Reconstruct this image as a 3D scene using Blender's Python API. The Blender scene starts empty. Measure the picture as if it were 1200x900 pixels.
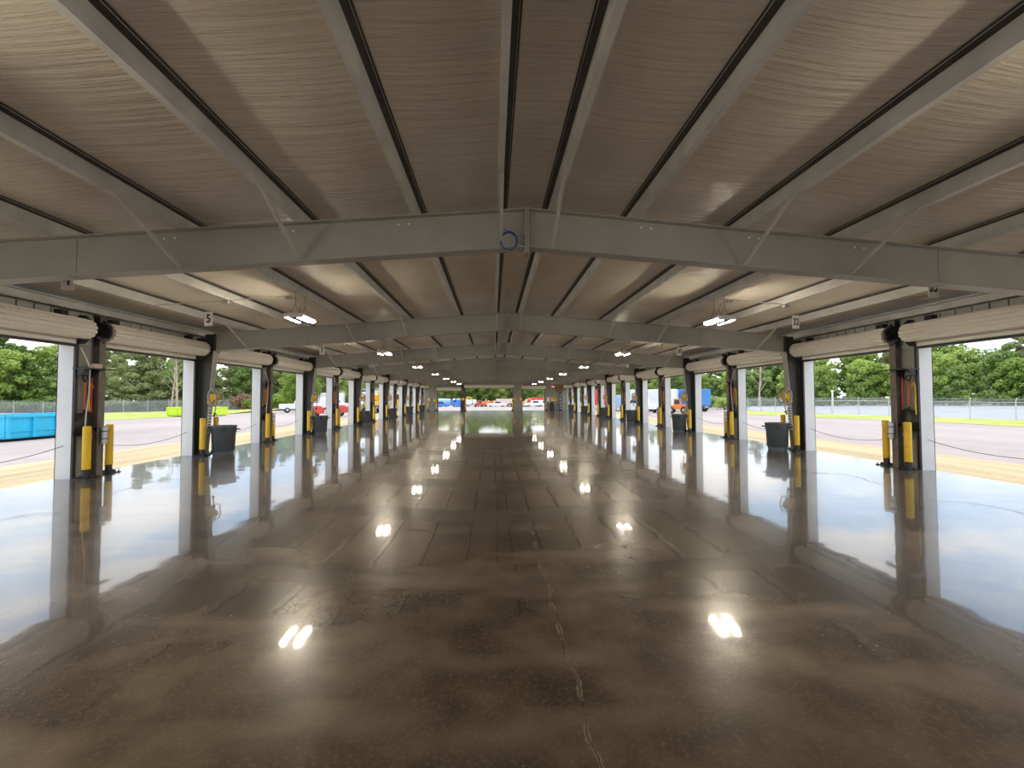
import bpy, math, random
from math import sin, cos, pi, radians
from mathutils import Vector, Matrix
random.seed(7)
col = bpy.context.scene.collection
ORD = ['first', 'second', 'third', 'fourth', 'fifth', 'sixth', 'seventh', 'eighth', 'ninth', 'tenth', 'eleventh',
       'twelfth', 'thirteenth', 'fourteenth', 'fifteenth', 'sixteenth']
SIDE = {-1: 'left', 1: 'right'}

# ------------------------------------------------------------------ measures
D0, STEP = 5.70, 3.594                 # near edge of the wall pier number 0, pier spacing
def py(i): return D0 + STEP * i        # near face of pier i
PIER = 0.58                            # pier length along the wall
WI, WO = 9.14, 9.45                    # inner / outer face of the side walls
YEND = 56.4
def zt(x): return 4.255 - 0.078 * abs(x)      # top of the roof beams
def zb(x): return 3.715 - 0.077 * abs(x)      # underside of the roof beams
PUR = [0.34, 1.50, 3.05, 4.60, 6.16, 7.72]
def gz(x, y=0.0):
    a = abs(x)
    if a < 13.2: z = -0.12
    elif a < 80: z = -0.12 - 0.9 * (a - 13.2) / 62
    else: z = -1.09 + min(1.0, (a - 80) / 40)
    if a < 40 and y > 85:                       # the yard falls away beyond the end wall
        z = min(z, max(z - 1.1 * min(1, (y - 85) / 40), -1.25)) * 1.0
        if y > 165: z += min(1.0, (y - 165) / 30) * .8
    return z

# ------------------------------------------------------------------ materials
def nodes(name):
    m = bpy.data.materials.new(name); m.use_nodes = True
    nt = m.node_tree
    return m, nt, nt.nodes['Principled BSDF']
def lk(nt, a, b): nt.links.new(a, b)
def noise(nt, scale, detail=4, vec=None, rough=.55):
    n = nt.nodes.new('ShaderNodeTexNoise'); n.inputs['Scale'].default_value = scale
    n.inputs['Detail'].default_value = detail; n.inputs['Roughness'].default_value = rough
    if vec is not None: lk(nt, vec, n.inputs['Vector'])
    return n.outputs['Fac']
def ramp(nt, fac, stops):
    r = nt.nodes.new('ShaderNodeValToRGB'); e = r.color_ramp.elements
    while len(e) < len(stops): e.new(0.5)
    for k, (p, c) in enumerate(stops):
        e[k].position = p; e[k].color = (*c, 1) if len(c) == 3 else c
    lk(nt, fac, r.inputs['Fac']); return r.outputs['Color']
def obj_coord(nt, scale=(1, 1, 1)):
    t = nt.nodes.new('ShaderNodeTexCoord'); mp = nt.nodes.new('ShaderNodeMapping')
    mp.inputs['Scale'].default_value = scale
    lk(nt, t.outputs['Object'], mp.inputs['Vector']); return mp.outputs['Vector']
def math_n(nt, op, a, b=None):
    n = nt.nodes.new('ShaderNodeMath'); n.operation = op
    for k, v in enumerate((a, b)):
        if v is None: continue
        if isinstance(v, (int, float)): n.inputs[k].default_value = v
        else: lk(nt, v, n.inputs[k])
    return n.outputs[0]
def mixc(nt, fac, a, b, mode='MIX'):
    n = nt.nodes.new('ShaderNodeMix'); n.data_type = 'RGBA'; n.blend_type = mode
    for sock, v in ((n.inputs[0], fac), (n.inputs[6], a), (n.inputs[7], b)):
        if isinstance(v, (int, float)): sock.default_value = v
        elif isinstance(v, tuple): sock.default_value = (*v, 1)
        else: lk(nt, v, sock)
    return n.outputs[2]
def bump(nt, h, strength, dist=.02):
    b = nt.nodes.new('ShaderNodeBump'); b.inputs['Strength'].default_value = strength
    b.inputs['Distance'].default_value = dist; lk(nt, h, b.inputs['Height']); return b.outputs['Normal']

def mat(name, c, rough=.5, metal=0., var=.12, scale=6., spec=.5, bmp=0., emit=None):
    """plain coloured material with a procedural mottling of the given strength"""
    m, nt, p = nodes(name)
    v = obj_coord(nt)
    f = noise(nt, scale, 5, v)
    lo = tuple(max(0, k * (1 - var)) for k in c); hi = tuple(min(1, k * (1 + var)) for k in c)
    lk(nt, ramp(nt, f, [(.3, lo), (.7, hi)]), p.inputs['Base Color'])
    p.inputs['Roughness'].default_value = rough; p.inputs['Metallic'].default_value = metal
    p.inputs['Specular IOR Level'].default_value = spec
    if bmp: lk(nt, bump(nt, f, bmp), p.inputs['Normal'])
    if emit:
        p.inputs['Emission Color'].default_value = (*emit[0], 1); p.inputs['Emission Strength'].default_value = emit[1]
    return m

M = {}
M['beam'] = mat('beam_paint', (.37, .365, .325), .45, var=.1, scale=1.3)
M['brace'] = mat('brace_steel', (.58, .57, .52), .45, var=.1)
M['purlin'] = mat('purlin_steel', (.60, .60, .575), .4, .1, var=.14, scale=2.5)
M['column'] = mat('shaded_dark_steel', (.05, .048, .043), .5, var=.15, scale=2)  # dark steel; on the grey columns its near-black stands in for shade
M['panel'] = mat('pier_panel', (.30, .30, .275), .5, var=.1, scale=1.5)
M['liner'] = mat('liner_panel', (.42, .43, .39), .55, var=.1, scale=2)
M['jamb'] = mat('white_jamb', (.74, .76, .78), .45, var=.05, scale=2)
M['coil'] = mat('slat_paint', (.80, .77, .70), .36, var=.04, scale=3)
M['black'] = mat('black_metal', (.018, .018, .019), .45, var=.3)
M['rubber'] = mat('black_rubber', (.025, .024, .023), .7, var=.3)
M['purlin_shade'] = mat('purlin_shade_dark', (.055, .048, .04), .8, var=.25, scale=4)  # near-black colour for the painted shade under the purlin top flanges
M['yellow'] = mat('safety_yellow', (.80, .50, .015), .42, var=.06, scale=8)
M['yellow2'] = mat('reel_yellow', (.85, .52, .02), .45, var=.05)
M['can'] = mat('grey_plastic', (.13, .15, .17), .5, var=.12, scale=4)
M['white'] = mat('sign_white', (.80, .80, .79), .5, var=.03)
M['ink'] = mat('sign_ink', (.012, .012, .012), .6, var=.1)
M['orange'] = mat('orange_handle', (.75, .16, .03), .45, var=.1)
M['red'] = mat('red_paint', (.68, .06, .035), .4, var=.1)
M['hose'] = mat('grey_hose', (.40, .36, .33), .5, var=.1)
M['white_cord'] = mat('white_cord', (.62, .60, .54), .5, var=.1)
M['tan'] = mat('tan_box', (.60, .50, .38), .7, var=.1)
M['blue_cable'] = mat('blue_cable', (.03, .08, .30), .4, var=.1)
M['galv'] = mat('galvanised', (.55, .56, .57), .4, .5, var=.12, scale=9)
M['lamp_body'] = mat('lamp_white', (.75, .74, .70), .4, var=.04)
M['lamp'] = mat('lamp_strip', (.9, .88, .8), .4, var=.01, emit=((1.0, .88, .68), 118.0))
M['exit'] = mat('exit_red', (.5, .02, .02), .4, emit=((1, .08, .05), 1.2))
M['rust'] = mat('brown_post', (.16, .13, .11), .5, var=.2)
M['rag'] = mat('white_rag', (.70, .62, .55), .9, var=.1)

def floor_mat():
    m, nt, p = nodes('polished_concrete')
    v = obj_coord(nt)
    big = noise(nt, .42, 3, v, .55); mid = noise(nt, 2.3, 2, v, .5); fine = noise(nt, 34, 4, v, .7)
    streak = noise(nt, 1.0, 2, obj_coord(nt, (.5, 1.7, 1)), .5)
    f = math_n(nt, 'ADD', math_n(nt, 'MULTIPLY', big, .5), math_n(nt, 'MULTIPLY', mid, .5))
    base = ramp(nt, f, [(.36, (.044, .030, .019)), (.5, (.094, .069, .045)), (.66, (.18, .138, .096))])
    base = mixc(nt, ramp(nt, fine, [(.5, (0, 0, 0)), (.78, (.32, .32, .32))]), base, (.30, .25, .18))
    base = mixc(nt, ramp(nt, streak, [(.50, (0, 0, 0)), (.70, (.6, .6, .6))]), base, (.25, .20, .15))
    # sawn joints: one wandering lengthwise joint under the ridge, straight crosswise ones
    t = nt.nodes.new('ShaderNodeTexCoord'); s = nt.nodes.new('ShaderNodeSeparateXYZ'); lk(nt, t.outputs['Object'], s.inputs[0])
    wob = noise(nt, 2.2, 5, obj_coord(nt, (0, 1, 0)), .6)
    x = math_n(nt, 'ADD', s.outputs['X'], math_n(nt, 'MULTIPLY', math_n(nt, 'SUBTRACT', wob, .55), .16))
    ax = math_n(nt, 'ABSOLUTE', x)
    w = math_n(nt, 'MULTIPLY', math_n(nt, 'SUBTRACT', noise(nt, 5, 4, v), .40), .10)
    halo = math_n(nt, 'LESS_THAN', ax, w); core = math_n(nt, 'LESS_THAN', ax, .004)
    pat = math_n(nt, 'ABSOLUTE', math_n(nt, 'SUBTRACT', math_n(nt, 'MODULO', math_n(nt, 'ADD', s.outputs['Y'], 40.8 - 5.5 + .0), 4.2 * 0 + 4.08), 2.04))
    # distance from the crosswise joint lines
    cross = math_n(nt, 'LESS_THAN', math_n(nt, 'SUBTRACT', 2.04, pat), .009)
    base = mixc(nt, math_n(nt, 'MULTIPLY', halo, .4), base, (.36, .30, .22))
    base = mixc(nt, math_n(nt, 'MULTIPLY', math_n(nt, 'MAXIMUM', core, cross), .75), base, (.035, .028, .02))
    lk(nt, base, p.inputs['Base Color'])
    r = math_n(nt, 'ADD', .012, math_n(nt, 'MULTIPLY', math_n(nt, 'MULTIPLY', streak, big), .12))
    lk(nt, r, p.inputs['Coat Roughness']); p.inputs['Coat Weight'].default_value = .72; p.inputs['Coat IOR'].default_value = 1.5
    p.inputs['Roughness'].default_value = .27
    p.inputs['IOR'].default_value = 1.5; p.inputs['Specular IOR Level'].default_value = .22
    h = math_n(nt, 'ADD', noise(nt, 1.4, 2, obj_coord(nt, (.6, 1.5, 1)), .4), math_n(nt, 'MULTIPLY', noise(nt, 7, 1, obj_coord(nt, (.6, 1.5, 1)), .4), .03))
    nb = bump(nt, h, .075, .03)
    lk(nt, nb, p.inputs['Normal']); lk(nt, nb, p.inputs['Coat Normal'])
    return m
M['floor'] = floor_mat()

def fabric_mat():
    m, nt, p = nodes('roof_insulation_facing')
    wr = noise(nt, 1.0, 5, obj_coord(nt, (.55, 11, 1)), .6)
    wr2 = noise(nt, 1.0, 4, obj_coord(nt, (1.6, 30, 1)), .6)
    blot = noise(nt, .8, 4, obj_coord(nt))
    lk(nt, ramp(nt, blot, [(.3, (.66, .595, .505)), (.7, (.80, .735, .635))]), p.inputs['Base Color'])
    p.inputs['Roughness'].default_value = .36; p.inputs['Specular IOR Level'].default_value = .55
    t = nt.nodes.new('ShaderNodeTexCoord'); s = nt.nodes.new('ShaderNodeSeparateXYZ'); lk(nt, t.outputs['Object'], s.inputs[0])
    # the facing bunches up towards every roof beam
    ph = math_n(nt, 'MODULO', math_n(nt, 'ADD', s.outputs['Y'], 14.376 * 3 - 5.90), 7.188)
    near = math_n(nt, 'ABSOLUTE', math_n(nt, 'SUBTRACT', ph, 3.594))
    amp = math_n(nt, 'ADD', .45, math_n(nt, 'MULTIPLY', math_n(nt, 'POWER', math_n(nt, 'DIVIDE', near, 3.594), 5.0), 1.4))
    h = math_n(nt, 'MULTIPLY', math_n(nt, 'ADD', wr, math_n(nt, 'MULTIPLY', wr2, .35)), amp)
    lk(nt, bump(nt, h, 1.0, .085), p.inputs['Normal'])
    return m
M['fabric'] = fabric_mat()

def ground_mat(name, stops, scale, rough=.9, stretch=(1, 1, 1), extra=None):
    m, nt, p = nodes(name)
    f = math_n(nt, 'ADD', math_n(nt, 'MULTIPLY', noise(nt, scale, 6, obj_coord(nt, stretch), .6), .7),
               math_n(nt, 'MULTIPLY', noise(nt, scale * 14, 4, obj_coord(nt)), .3))
    lk(nt, ramp(nt, f, stops), p.inputs['Base Color']); p.inputs['Roughness'].default_value = rough
    p.inputs['Specular IOR Level'].default_value = .2
    return m
M['asphalt'] = ground_mat('pale_asphalt', [(.35, (.29, .245, .228)), (.65, (.39, .335, .312))], .12, stretch=(1, .35, 1))
M['strip'] = ground_mat('yellow_concrete', [(.34, (.33, .26, .17)), (.5, (.45, .36, .21)), (.66, (.54, .46, .29))], .9, stretch=(1.6, .12, 1))
M['gravel'] = ground_mat('grey_lot', [(.35, (.29, .30, .31)), (.65, (.39, .40, .41))], .2)
M['grass'] = ground_mat('verge_grass', [(.3, (.20, .25, .05)), (.5, (.33, .37, .08)), (.7, (.48, .43, .17))], .5)
M['forest'] = ground_mat('leaf_litter', [(.35, (.05, .06, .025)), (.65, (.10, .10, .05))], .5)

def leaf_mat(name, c1, c2):
    m, nt, p = nodes(name)
    oi = nt.nodes.new('ShaderNodeObjectInfo')
    f = math_n(nt, 'ADD', math_n(nt, 'MULTIPLY', noise(nt, 1.6, 3, obj_coord(nt)), .8), math_n(nt, 'MULTIPLY', oi.outputs['Random'], .35))
    c = ramp(nt, f, [(.25, c1), (.8, c2)])
    lk(nt, c, p.inputs['Base Color']); p.inputs['Roughness'].default_value = .7; p.inputs['Specular IOR Level'].default_value = .15
    tr = nt.nodes.new('ShaderNodeBsdfTranslucent'); lk(nt, c, tr.inputs['Color'])
    mx = nt.nodes.new('ShaderNodeMixShader'); mx.inputs[0].default_value = .4
    lk(nt, p.outputs[0], mx.inputs[1]); lk(nt, tr.outputs[0], mx.inputs[2])
    lk(nt, mx.outputs[0], nt.nodes['Material Output'].inputs['Surface'])
    return m
M['leaf_bright'] = leaf_mat('leaves_bright', (.13, .23, .035), (.42, .52, .13))
M['leaf_mid'] = leaf_mat('leaves_mid', (.09, .17, .045), (.32, .42, .13))
M['leaf_pine'] = leaf_mat('pine_needles', (.12, .165, .055), (.38, .41, .18))
M['leaf_dead'] = leaf_mat('dead_leaves', (.24, .14, .085), (.42, .28, .19))
M['bark'] = mat('bark', (.20, .15, .11), .9, var=.3, scale=3)
M['bark_pale'] = mat('pale_bark', (.48, .38, .32), .9, var=.2, scale=3)

def mesh_fence_mat():
    m, nt, p = nodes('chain_link')
    p.inputs['Base Color'].default_value = (.50, .52, .53, 1); p.inputs['Roughness'].default_value = .5
    v = obj_coord(nt)
    w = nt.nodes.new('ShaderNodeTexNoise'); w.inputs['Scale'].default_value = .6; lk(nt, v, w.inputs['Vector'])
    t = nt.nodes.new('ShaderNodeBsdfTransparent'); mx = nt.nodes.new('ShaderNodeMixShader')
    a = math_n(nt, 'ADD', .22, math_n(nt, 'MULTIPLY', w.outputs['Fac'], .16))
    lk(nt, a, mx.inputs[0]); lk(nt, t.outputs[0], mx.inputs[1]); lk(nt, p.outputs[0], mx.inputs[2])
    lk(nt, mx.outputs[0], nt.nodes['Material Output'].inputs['Surface'])
    return m
M['chainlink'] = mesh_fence_mat()
def paint(name, c, rough=.4): 
    if name not in M: M[name] = mat(name, c, rough, var=.08, scale=2)
    return M[name]
paint('p_white', (.78, .78, .77)); paint('p_blue', (.05, .22, .62)); paint('p_cyan', (.02, .47, .72)); paint('p_lime', (.62, .80, .04))
paint('p_orange', (.80, .22, .03)); paint('p_yellow', (.80, .47, .03)); paint('p_red', (.66, .07, .05)); paint('p_grey', (.33, .34, .35))
paint('p_pink', (.72, .55, .55)); paint('p_glass', (.03, .045, .06), .1); paint('p_lightblue', (.30, .48, .70))

# ------------------------------------------------------------------ mesh building
class MB:
    def __init__(s): s.v = []; s.f = []; s.sm = []
    def add(s, vs, fs, smooth=False):
        b = len(s.v); s.v += [tuple(v) for v in vs]
        s.f += [tuple(b + k for k in f) for f in fs]; s.sm += [smooth] * len(fs); return s
    def box(s, x0, x1, y0, y1, z0, z1):
        if x0 > x1: x0, x1 = x1, x0
        if y0 > y1: y0, y1 = y1, y0
        vs = [(x, y, z) for z in (z0, z1) for y in (y0, y1) for x in (x0, x1)]
        return s.add(vs, [(0, 2, 3, 1), (4, 5, 7, 6), (0, 1, 5, 4), (2, 6, 7, 3), (0, 4, 6, 2), (1, 3, 7, 5)])
    def beam(s, p0, p1, w, h, up=(0, 0, 1)):
        """rectangular bar from p0 to p1, w wide, h high"""
        p0, p1 = Vector(p0), Vector(p1); d = (p1 - p0).normalized(); u = Vector(up)
        r = d.cross(u)
        if r.length < 1e-4: r = d.cross(Vector((1, 0, 0)))
        r.normalize(); u = r.cross(d).normalized()
        vs = [p + r * (a * w / 2) + u * (b * h / 2) for p in (p0, p1) for a, b in ((-1, -1), (1, -1), (1, 1), (-1, 1))]
        return s.add(vs, [(0, 1, 2, 3), (7, 6, 5, 4), (0, 4, 5, 1), (1, 5, 6, 2), (2, 6, 7, 3), (3, 7, 4, 0)])
    def prism(s, poly, axis, a, b):
        """polygon extruded along an axis; poly in the two remaining coordinates"""
        def pt(u, v, t): return {'y': (u, t, v), 'x': (t, u, v), 'z': (u, v, t)}[axis]
        n = len(poly)
        vs = [pt(u, v, a) for u, v in poly] + [pt(u, v, b) for u, v in poly]
        fs = [tuple(range(n))[::-1], tuple(range(n, 2 * n))] + [(k, (k + 1) % n, n + (k + 1) % n, n + k) for k in range(n)]
        return s.add(vs, fs)
    def tube(s, pts, r, n=8, caps=True, closed=False):
        pts = [Vector(p) for p in pts]; rs = r if isinstance(r, (list, tuple)) else [r] * len(pts)
        vs = []; m = len(pts); prev = None
        for k, p in enumerate(pts):
            a = pts[(k - 1) % m] if (k or closed) else p; b = pts[(k + 1) % m] if (k < m - 1 or closed) else p
            d = (b - a).normalized()
            if prev is None:
                q = d.cross(Vector((0, 0, 1)))
                if q.length < .05: q = d.cross(Vector((1, 0, 0)))
            else: q = prev - d * prev.dot(d)
            q.normalize(); prev = q; w = d.cross(q)
            vs += [p + (q * cos(2 * pi * j / n) + w * sin(2 * pi * j / n)) * rs[k] for j in range(n)]
        fs = []
        for k in range(m if closed else m - 1):
            for j in range(n):
                k2 = (k + 1) % m
                fs.append((k * n + j, k * n + (j + 1) % n, k2 * n + (j + 1) % n, k2 * n + j))
        s.add(vs, fs, True)
        if caps and not closed:
            s.add(vs[:n], [tuple(range(n))[::-1]]); s.add(vs[-n:], [tuple(range(n))])
        return s
    def cyl(s, p0, p1, r, n=16, r2=None): return s.tube([p0, p1], [r, r if r2 is None else r2], n)
    def lathe(s, prof, n=28, c=(0, 0, 0), smooth=True):
        vs = [(c[0] + r * cos(2 * pi * j / n), c[1] + r * sin(2 * pi * j / n), c[2] + z) for r, z in prof for j in range(n)]
        fs = [(k * n + j, k * n + (j + 1) % n, (k + 1) * n + (j + 1) % n, (k + 1) * n + j) for k in range(len(prof) - 1) for j in range(n)]
        s.add(vs, fs, smooth)
        if prof[0][0] > 1e-5: s.add(vs[:n], [tuple(range(n))[::-1]])
        if prof[-1][0] > 1e-5: s.add(vs[-n:], [tuple(range(n))])
        return s
    def build(s, name, m, parent=None):
        me = bpy.data.meshes.new(name); me.from_pydata(s.v, [], s.f)
        me.polygons.foreach_set('use_smooth', s.sm); me.materials.append(m); me.update()
        o = bpy.data.objects.new(name, me); col.objects.link(o)
        if parent: o.parent = parent
        return o
def bevel(o, w, seg=2):
    b = o.modifiers.new('Bevel', 'BEVEL'); b.width = w; b.segments = seg; b.limit_method = 'ANGLE'; b.angle_limit = radians(40)
    return o
def tag(o, label=None, cat=None, group=None, kind=None):
    for k, v in (('label', label), ('category', cat), ('group', group), ('kind', kind)):
        if v: o[k] = v
    return o
def thing(name, label, cat, loc=(0, 0, 0), rz=0, group=None):
    o = bpy.data.objects.new(name, None); col.objects.link(o); o.empty_display_size = .1
    o.location = loc; o.rotation_euler = (0, 0, rz)
    return tag(o, label, cat, group)
KIDS = {}
def copy_tree(o, parent=None):
    c = o.copy(); col.objects.link(c)
    if parent: c.parent = parent
    for ch in list(o.children): copy_tree(ch, c)
    return c
def dup(o, loc, rz=None, label=None, group=None):
    c = copy_tree(o); c.location = loc
    if rz is not None: c.rotation_euler = (0, 0, rz)
    if label: c['label'] = label
    if group: c['group'] = group
    return c
def text_mesh(name, body, size, m, parent, loc, rot):
    cu = bpy.data.curves.new(name, 'FONT'); cu.body = body; cu.size = size; cu.align_x = 'CENTER'; cu.align_y = 'CENTER'
    cu.extrude = .002; cu.offset = .006 * size / .25
    t = bpy.data.objects.new(name, cu); col.objects.link(t)
    bpy.context.view_layer.update()
    me = bpy.data.meshes.new_from_object(t.evaluated_get(bpy.context.evaluated_depsgraph_get()))
    bpy.data.objects.remove(t); bpy.data.curves.remove(cu)
    me.name = name; me.materials.clear(); me.materials.append(m)
    o = bpy.data.objects.new(name, me); col.objects.link(o); o.parent = parent; o.location = loc; o.rotation_euler = rot
    return o

# ------------------------------------------------------------------ the setting
YB = -7.0
f = MB().box(-WO, WO, YB, YEND + .35, -.16, 0).build('floor', M['floor']); f['kind'] = 'structure'

def terrain():
    xs = [-260, -160, -120, -100, -80, -70, -60, -50, -40, -30, -22, -13.2, 13.2, 22, 30, 40, 50, 60, 70, 80, 100, 120, 160, 260]
    ys = [-80, -20, 0, 20, 40, 60, 85, 95, 105, 115, 125, 145, 165, 180, 195, 230, 300, 420]
    mb = MB(); n = len(xs)
    mb.add([(x, y, gz(x, y)) for y in ys for x in xs],
           [(j * n + k, j * n + k + 1, (j + 1) * n + k + 1, (j + 1) * n + k) for j in range(len(ys) - 1) for k in range(n - 1)])
    return mb.build('ground', M['asphalt'])
terrain()['kind'] = 'structure'
for s in (-1, 1):
    mb = MB().box(s * WO, s * 13.15, YB, YEND + 4, -.2, -.10)
    p = mb.build('pavement_' + SIDE[s], M['strip']); p['kind'] = 'structure'

def strip_mesh(name, m, line_in, line_out, lift, segs=6, kind='structure', bulge=0.):
    """sheet of ground between two polylines, following the terrain"""
    mb = MB(); vs = []
    n = len(line_in)
    for a, b in zip(line_in, line_out):
        for k in range(segs + 1):
            t = k / segs; x = a[0] + (b[0] - a[0]) * t; y = a[1] + (b[1] - a[1]) * t
            vs.append((x, y, gz(x, y) + lift + bulge * sin(pi * min(1, t * 1.0)) * (.75 + .5 * sin(x * 1.7 + y * .9))))
    fs = [(j * (segs + 1) + k, j * (segs + 1) + k + 1, (j + 1) * (segs + 1) + k + 1, (j + 1) * (segs + 1) + k) for j in range(n - 1) for k in range(segs)]
    mb.add(vs, fs, True)
    o = mb.build(name, m); o['kind'] = kind; return o
def densify(line, k=8):
    out = []
    for (a, b) in zip(line[:-1], line[1:]):
        for j in range(k): out.append((a[0] + (b[0] - a[0]) * j / k, a[1] + (b[1] - a[1]) * j / k))
    return out + [line[-1]]
FL = [(-150, 38), (-112, 64), (-84, 79), (-68, 87.5), (-52, 93), (-40, 99)]
FR = [(92, 6), (64, 27), (49.4, 39), (42.5, 45), (41, 55), (39.5, 66), (36, 78)]
gl = strip_mesh('grass', M['grass'], densify([(-95, 18), (-66, 37), (-51.7, 46.5), (-38.7, 44.5), (-36.5, 49), (-35.6, 56)]),
                densify([(-150, 35), (-112, 61), (-84, 76), (-68, 84), (-52, 90), (-40, 95)]), .02, 8, 'stuff', .28)
tag(gl, 'strip of yellow-green grass along the fence beyond the left-hand tarmac', 'grass')
gr = strip_mesh('grass', M['grass'], densify([(70, 2), (45, 21), (36.2, 28.7), (36.0, 34), (33.4, 39.2), (30.6, 42.6), (29.3, 48.5), (30, 56)]),
                densify([(86, 6), (60, 26), (47.5, 37.5), (46, 39), (41.8, 43), (40, 46), (39.2, 55), (38, 64)]), .02, 8, 'stuff', .22)
tag(gr, 'strip of bright green grass in front of the right-hand fence', 'grass')
lot = strip_mesh('ground_lot_right', M['gravel'], densify([(92, 2), (66, 25), (50, 40.5), (44, 46), (42.5, 56), (41, 80)]),
                 densify([(190, -60), (160, -5), (135, 50), (125, 80), (112, 110), (80, 130)]), .03, 8)
for s, ln, lo in ((-1, [(-170, 30), (-118, 66), (-88, 82), (-70, 90), (-54, 96), (-42, 102), (-46, 140), (-50, 420)], [(-260, 40), (-260, 90), (-260, 120), (-260, 150), (-260, 180), (-260, 200), (-260, 300), (-260, 420)]),
                  (1, [(195, -60), (165, 0), (138, 52), (127, 82), (112, 112), (70, 140), (60, 240), (50, 420)], [(260, -60), (260, 0), (260, 60), (260, 90), (260, 120), (260, 150), (260, 240), (260, 420)])):
    strip_mesh('ground_wood_' + SIDE[s], M['forest'], densify(ln, 4), densify(lo, 4), .04, 6)

# roof insulation (the ceiling): a facing that sags between the purlins, and the roof over it
def ceiling():
    knots = sorted([-9.12, 9.12] + [s * p for p in PUR for s in (-1, 1)])
    xs = []
    for a, b in zip(knots[:-1], knots[1:]):
        for k in range(10): xs.append((a + (b - a) * k / 10, a, b))
    xs.append((9.12, knots[-2], 9.12))
    ys = [YB + k * .2 for k in range(int((YEND + .2 - YB) / .2) + 1)]
    rng = random.Random(3)
    ph = {}
    vs = []
    for y in ys:
        for x, a, b in xs:
            t = (x - a) / (b - a); key = round(a, 2)
            if key not in ph: ph[key] = (rng.random() * 6, rng.random() * 6)
            sag = .035 * (b - a) / 1.5 * (sin(pi * t) ** 1.4 if 0 < t < 1 else 0)
            sag *= 1 + .35 * sin(y * 1.15 + ph[key][0]) + .2 * sin(y * 2.9 + ph[key][1])
            vs.append((x, y, zt(x) + .206 - sag))
    n = len(xs)
    fs = [(j * n + k, (j + 1) * n + k, (j + 1) * n + k + 1, j * n + k + 1) for j in range(len(ys) - 1) for k in range(n - 1)]
    mb = MB().add(vs, fs, True)
    o = mb.build('ceiling', M['fabric']); o['kind'] = 'structure'
ceiling()
mb = MB()
for s in (-1, 1):
    mb.prism([(0, zt(0) + .22), (s * 9.6, zt(9.6) + .22), (s * 9.6, zt(9.6) + .30), (0, zt(0) + .30)], 'y', YB - .1, YEND + .5)
mb.build('roof', M['jamb'])['kind'] = 'structure'

for s in (-1, 1):
    side = SIDE[s]
    w = MB()
    # header above the openings, ribbed liner on its inner face
    w.box(s * 9.17, s * WO, YB, YEND + .3, 2.80, 3.70)
    y = YB
    while y < YEND:
        w.box(s * 9.135, s * 9.17, y, y + .28, 2.80, 3.60); y += .31
    wall = w.build('wall_' + side, M['liner']); wall['kind'] = 'structure'
    ribs = MB().box(s * 9.16, s * 9.169, YB, YEND, 2.80, 3.60).build('rib_backing', M['black'], wall)
    e = MB(); e.box(s * 8.99, s * 9.13, YB, YEND, 3.465, 3.48); e.box(s * 9.11, s * 9.13, YB, YEND, 3.465, 3.66); e.box(s * 8.99, s * 9.13, YB, YEND, 3.645, 3.66)
    e.box(s * 8.99, s * 9.0, YB, YEND, 3.465, 3.50)
    e.build('eave_strut', M['purlin'], wall)
    for i in range(-3, 14):
        y0 = py(i)
        p = MB().box(s * 9.15, s * WO, y0 + .012, y0 + PIER - .012, 0, 2.80)
        p.build('pier_panel', M['panel'], wall)
        j = MB()
        for ya, yb in ((y0, y0 + .012), (y0 + PIER - .012, y0 + PIER)):
            j.box(s * 9.152, s * (WO + .015), ya, yb, 0, 2.80)
        j.box(s * WO, s * (WO + .015), y0, y0 + PIER, 0, 2.80)
        if i >= 0:
            for zz in (.05,):
                for k in (0, 1):
                    j.cyl((s * (9.26 + .07 * k), y0 - .004, zz), (s * (9.26 + .07 * k), y0, zz), .008, 8)
        j.build('jamb_trim', M['jamb'], wall)
        if i % 2:
            q = MB().box(s * 8.97, s * 9.15, y0 + .44, y0 + .452, 0, 3.46).box(s * 8.955, s * 8.97, y0 + .37, y0 + .52, 0, 3.46)
            q.build('door_post', M['rust'], wall)

# end wall with its three openings
E0 = YEND
segs = [(-WO, -7.64), (-4.66, -4.10), (2.13, 3.37), (6.34, WO)]
w = MB()
for a, b in segs: w.box(a, b, E0, E0 + .3, 0, 3.1)
for a, b, z in ((-7.64, -4.66, 2.62), (-4.10, 2.13, 2.95), (3.37, 6.34, 2.80)): w.box(a, b, E0, E0 + .3, z, 3.1)
w.prism([(-WO, 3.1), (WO, 3.1), (WO, zt(WO) + .2), (0, zt(0) + .2), (-WO, zt(WO) + .2)], 'y', E0, E0 + .3)
for a, b in segs[:1] + segs[2:]:
    x = a + .04
    while x < b - .1:
        w.box(x, x + .05, E0 - .025, E0, 0, 3.1); x += .3
wb = w.build('wall_back', M['panel']); wb['kind'] = 'structure'
for x in (-7.64, -4.66, -4.10, 2.13, 3.37, 6.34):
    MB().box(x - .04, x + .04, E0 - .03, E0 + .33, 0, 2.9).build('jamb_trim', M['black'], wb)

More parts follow.
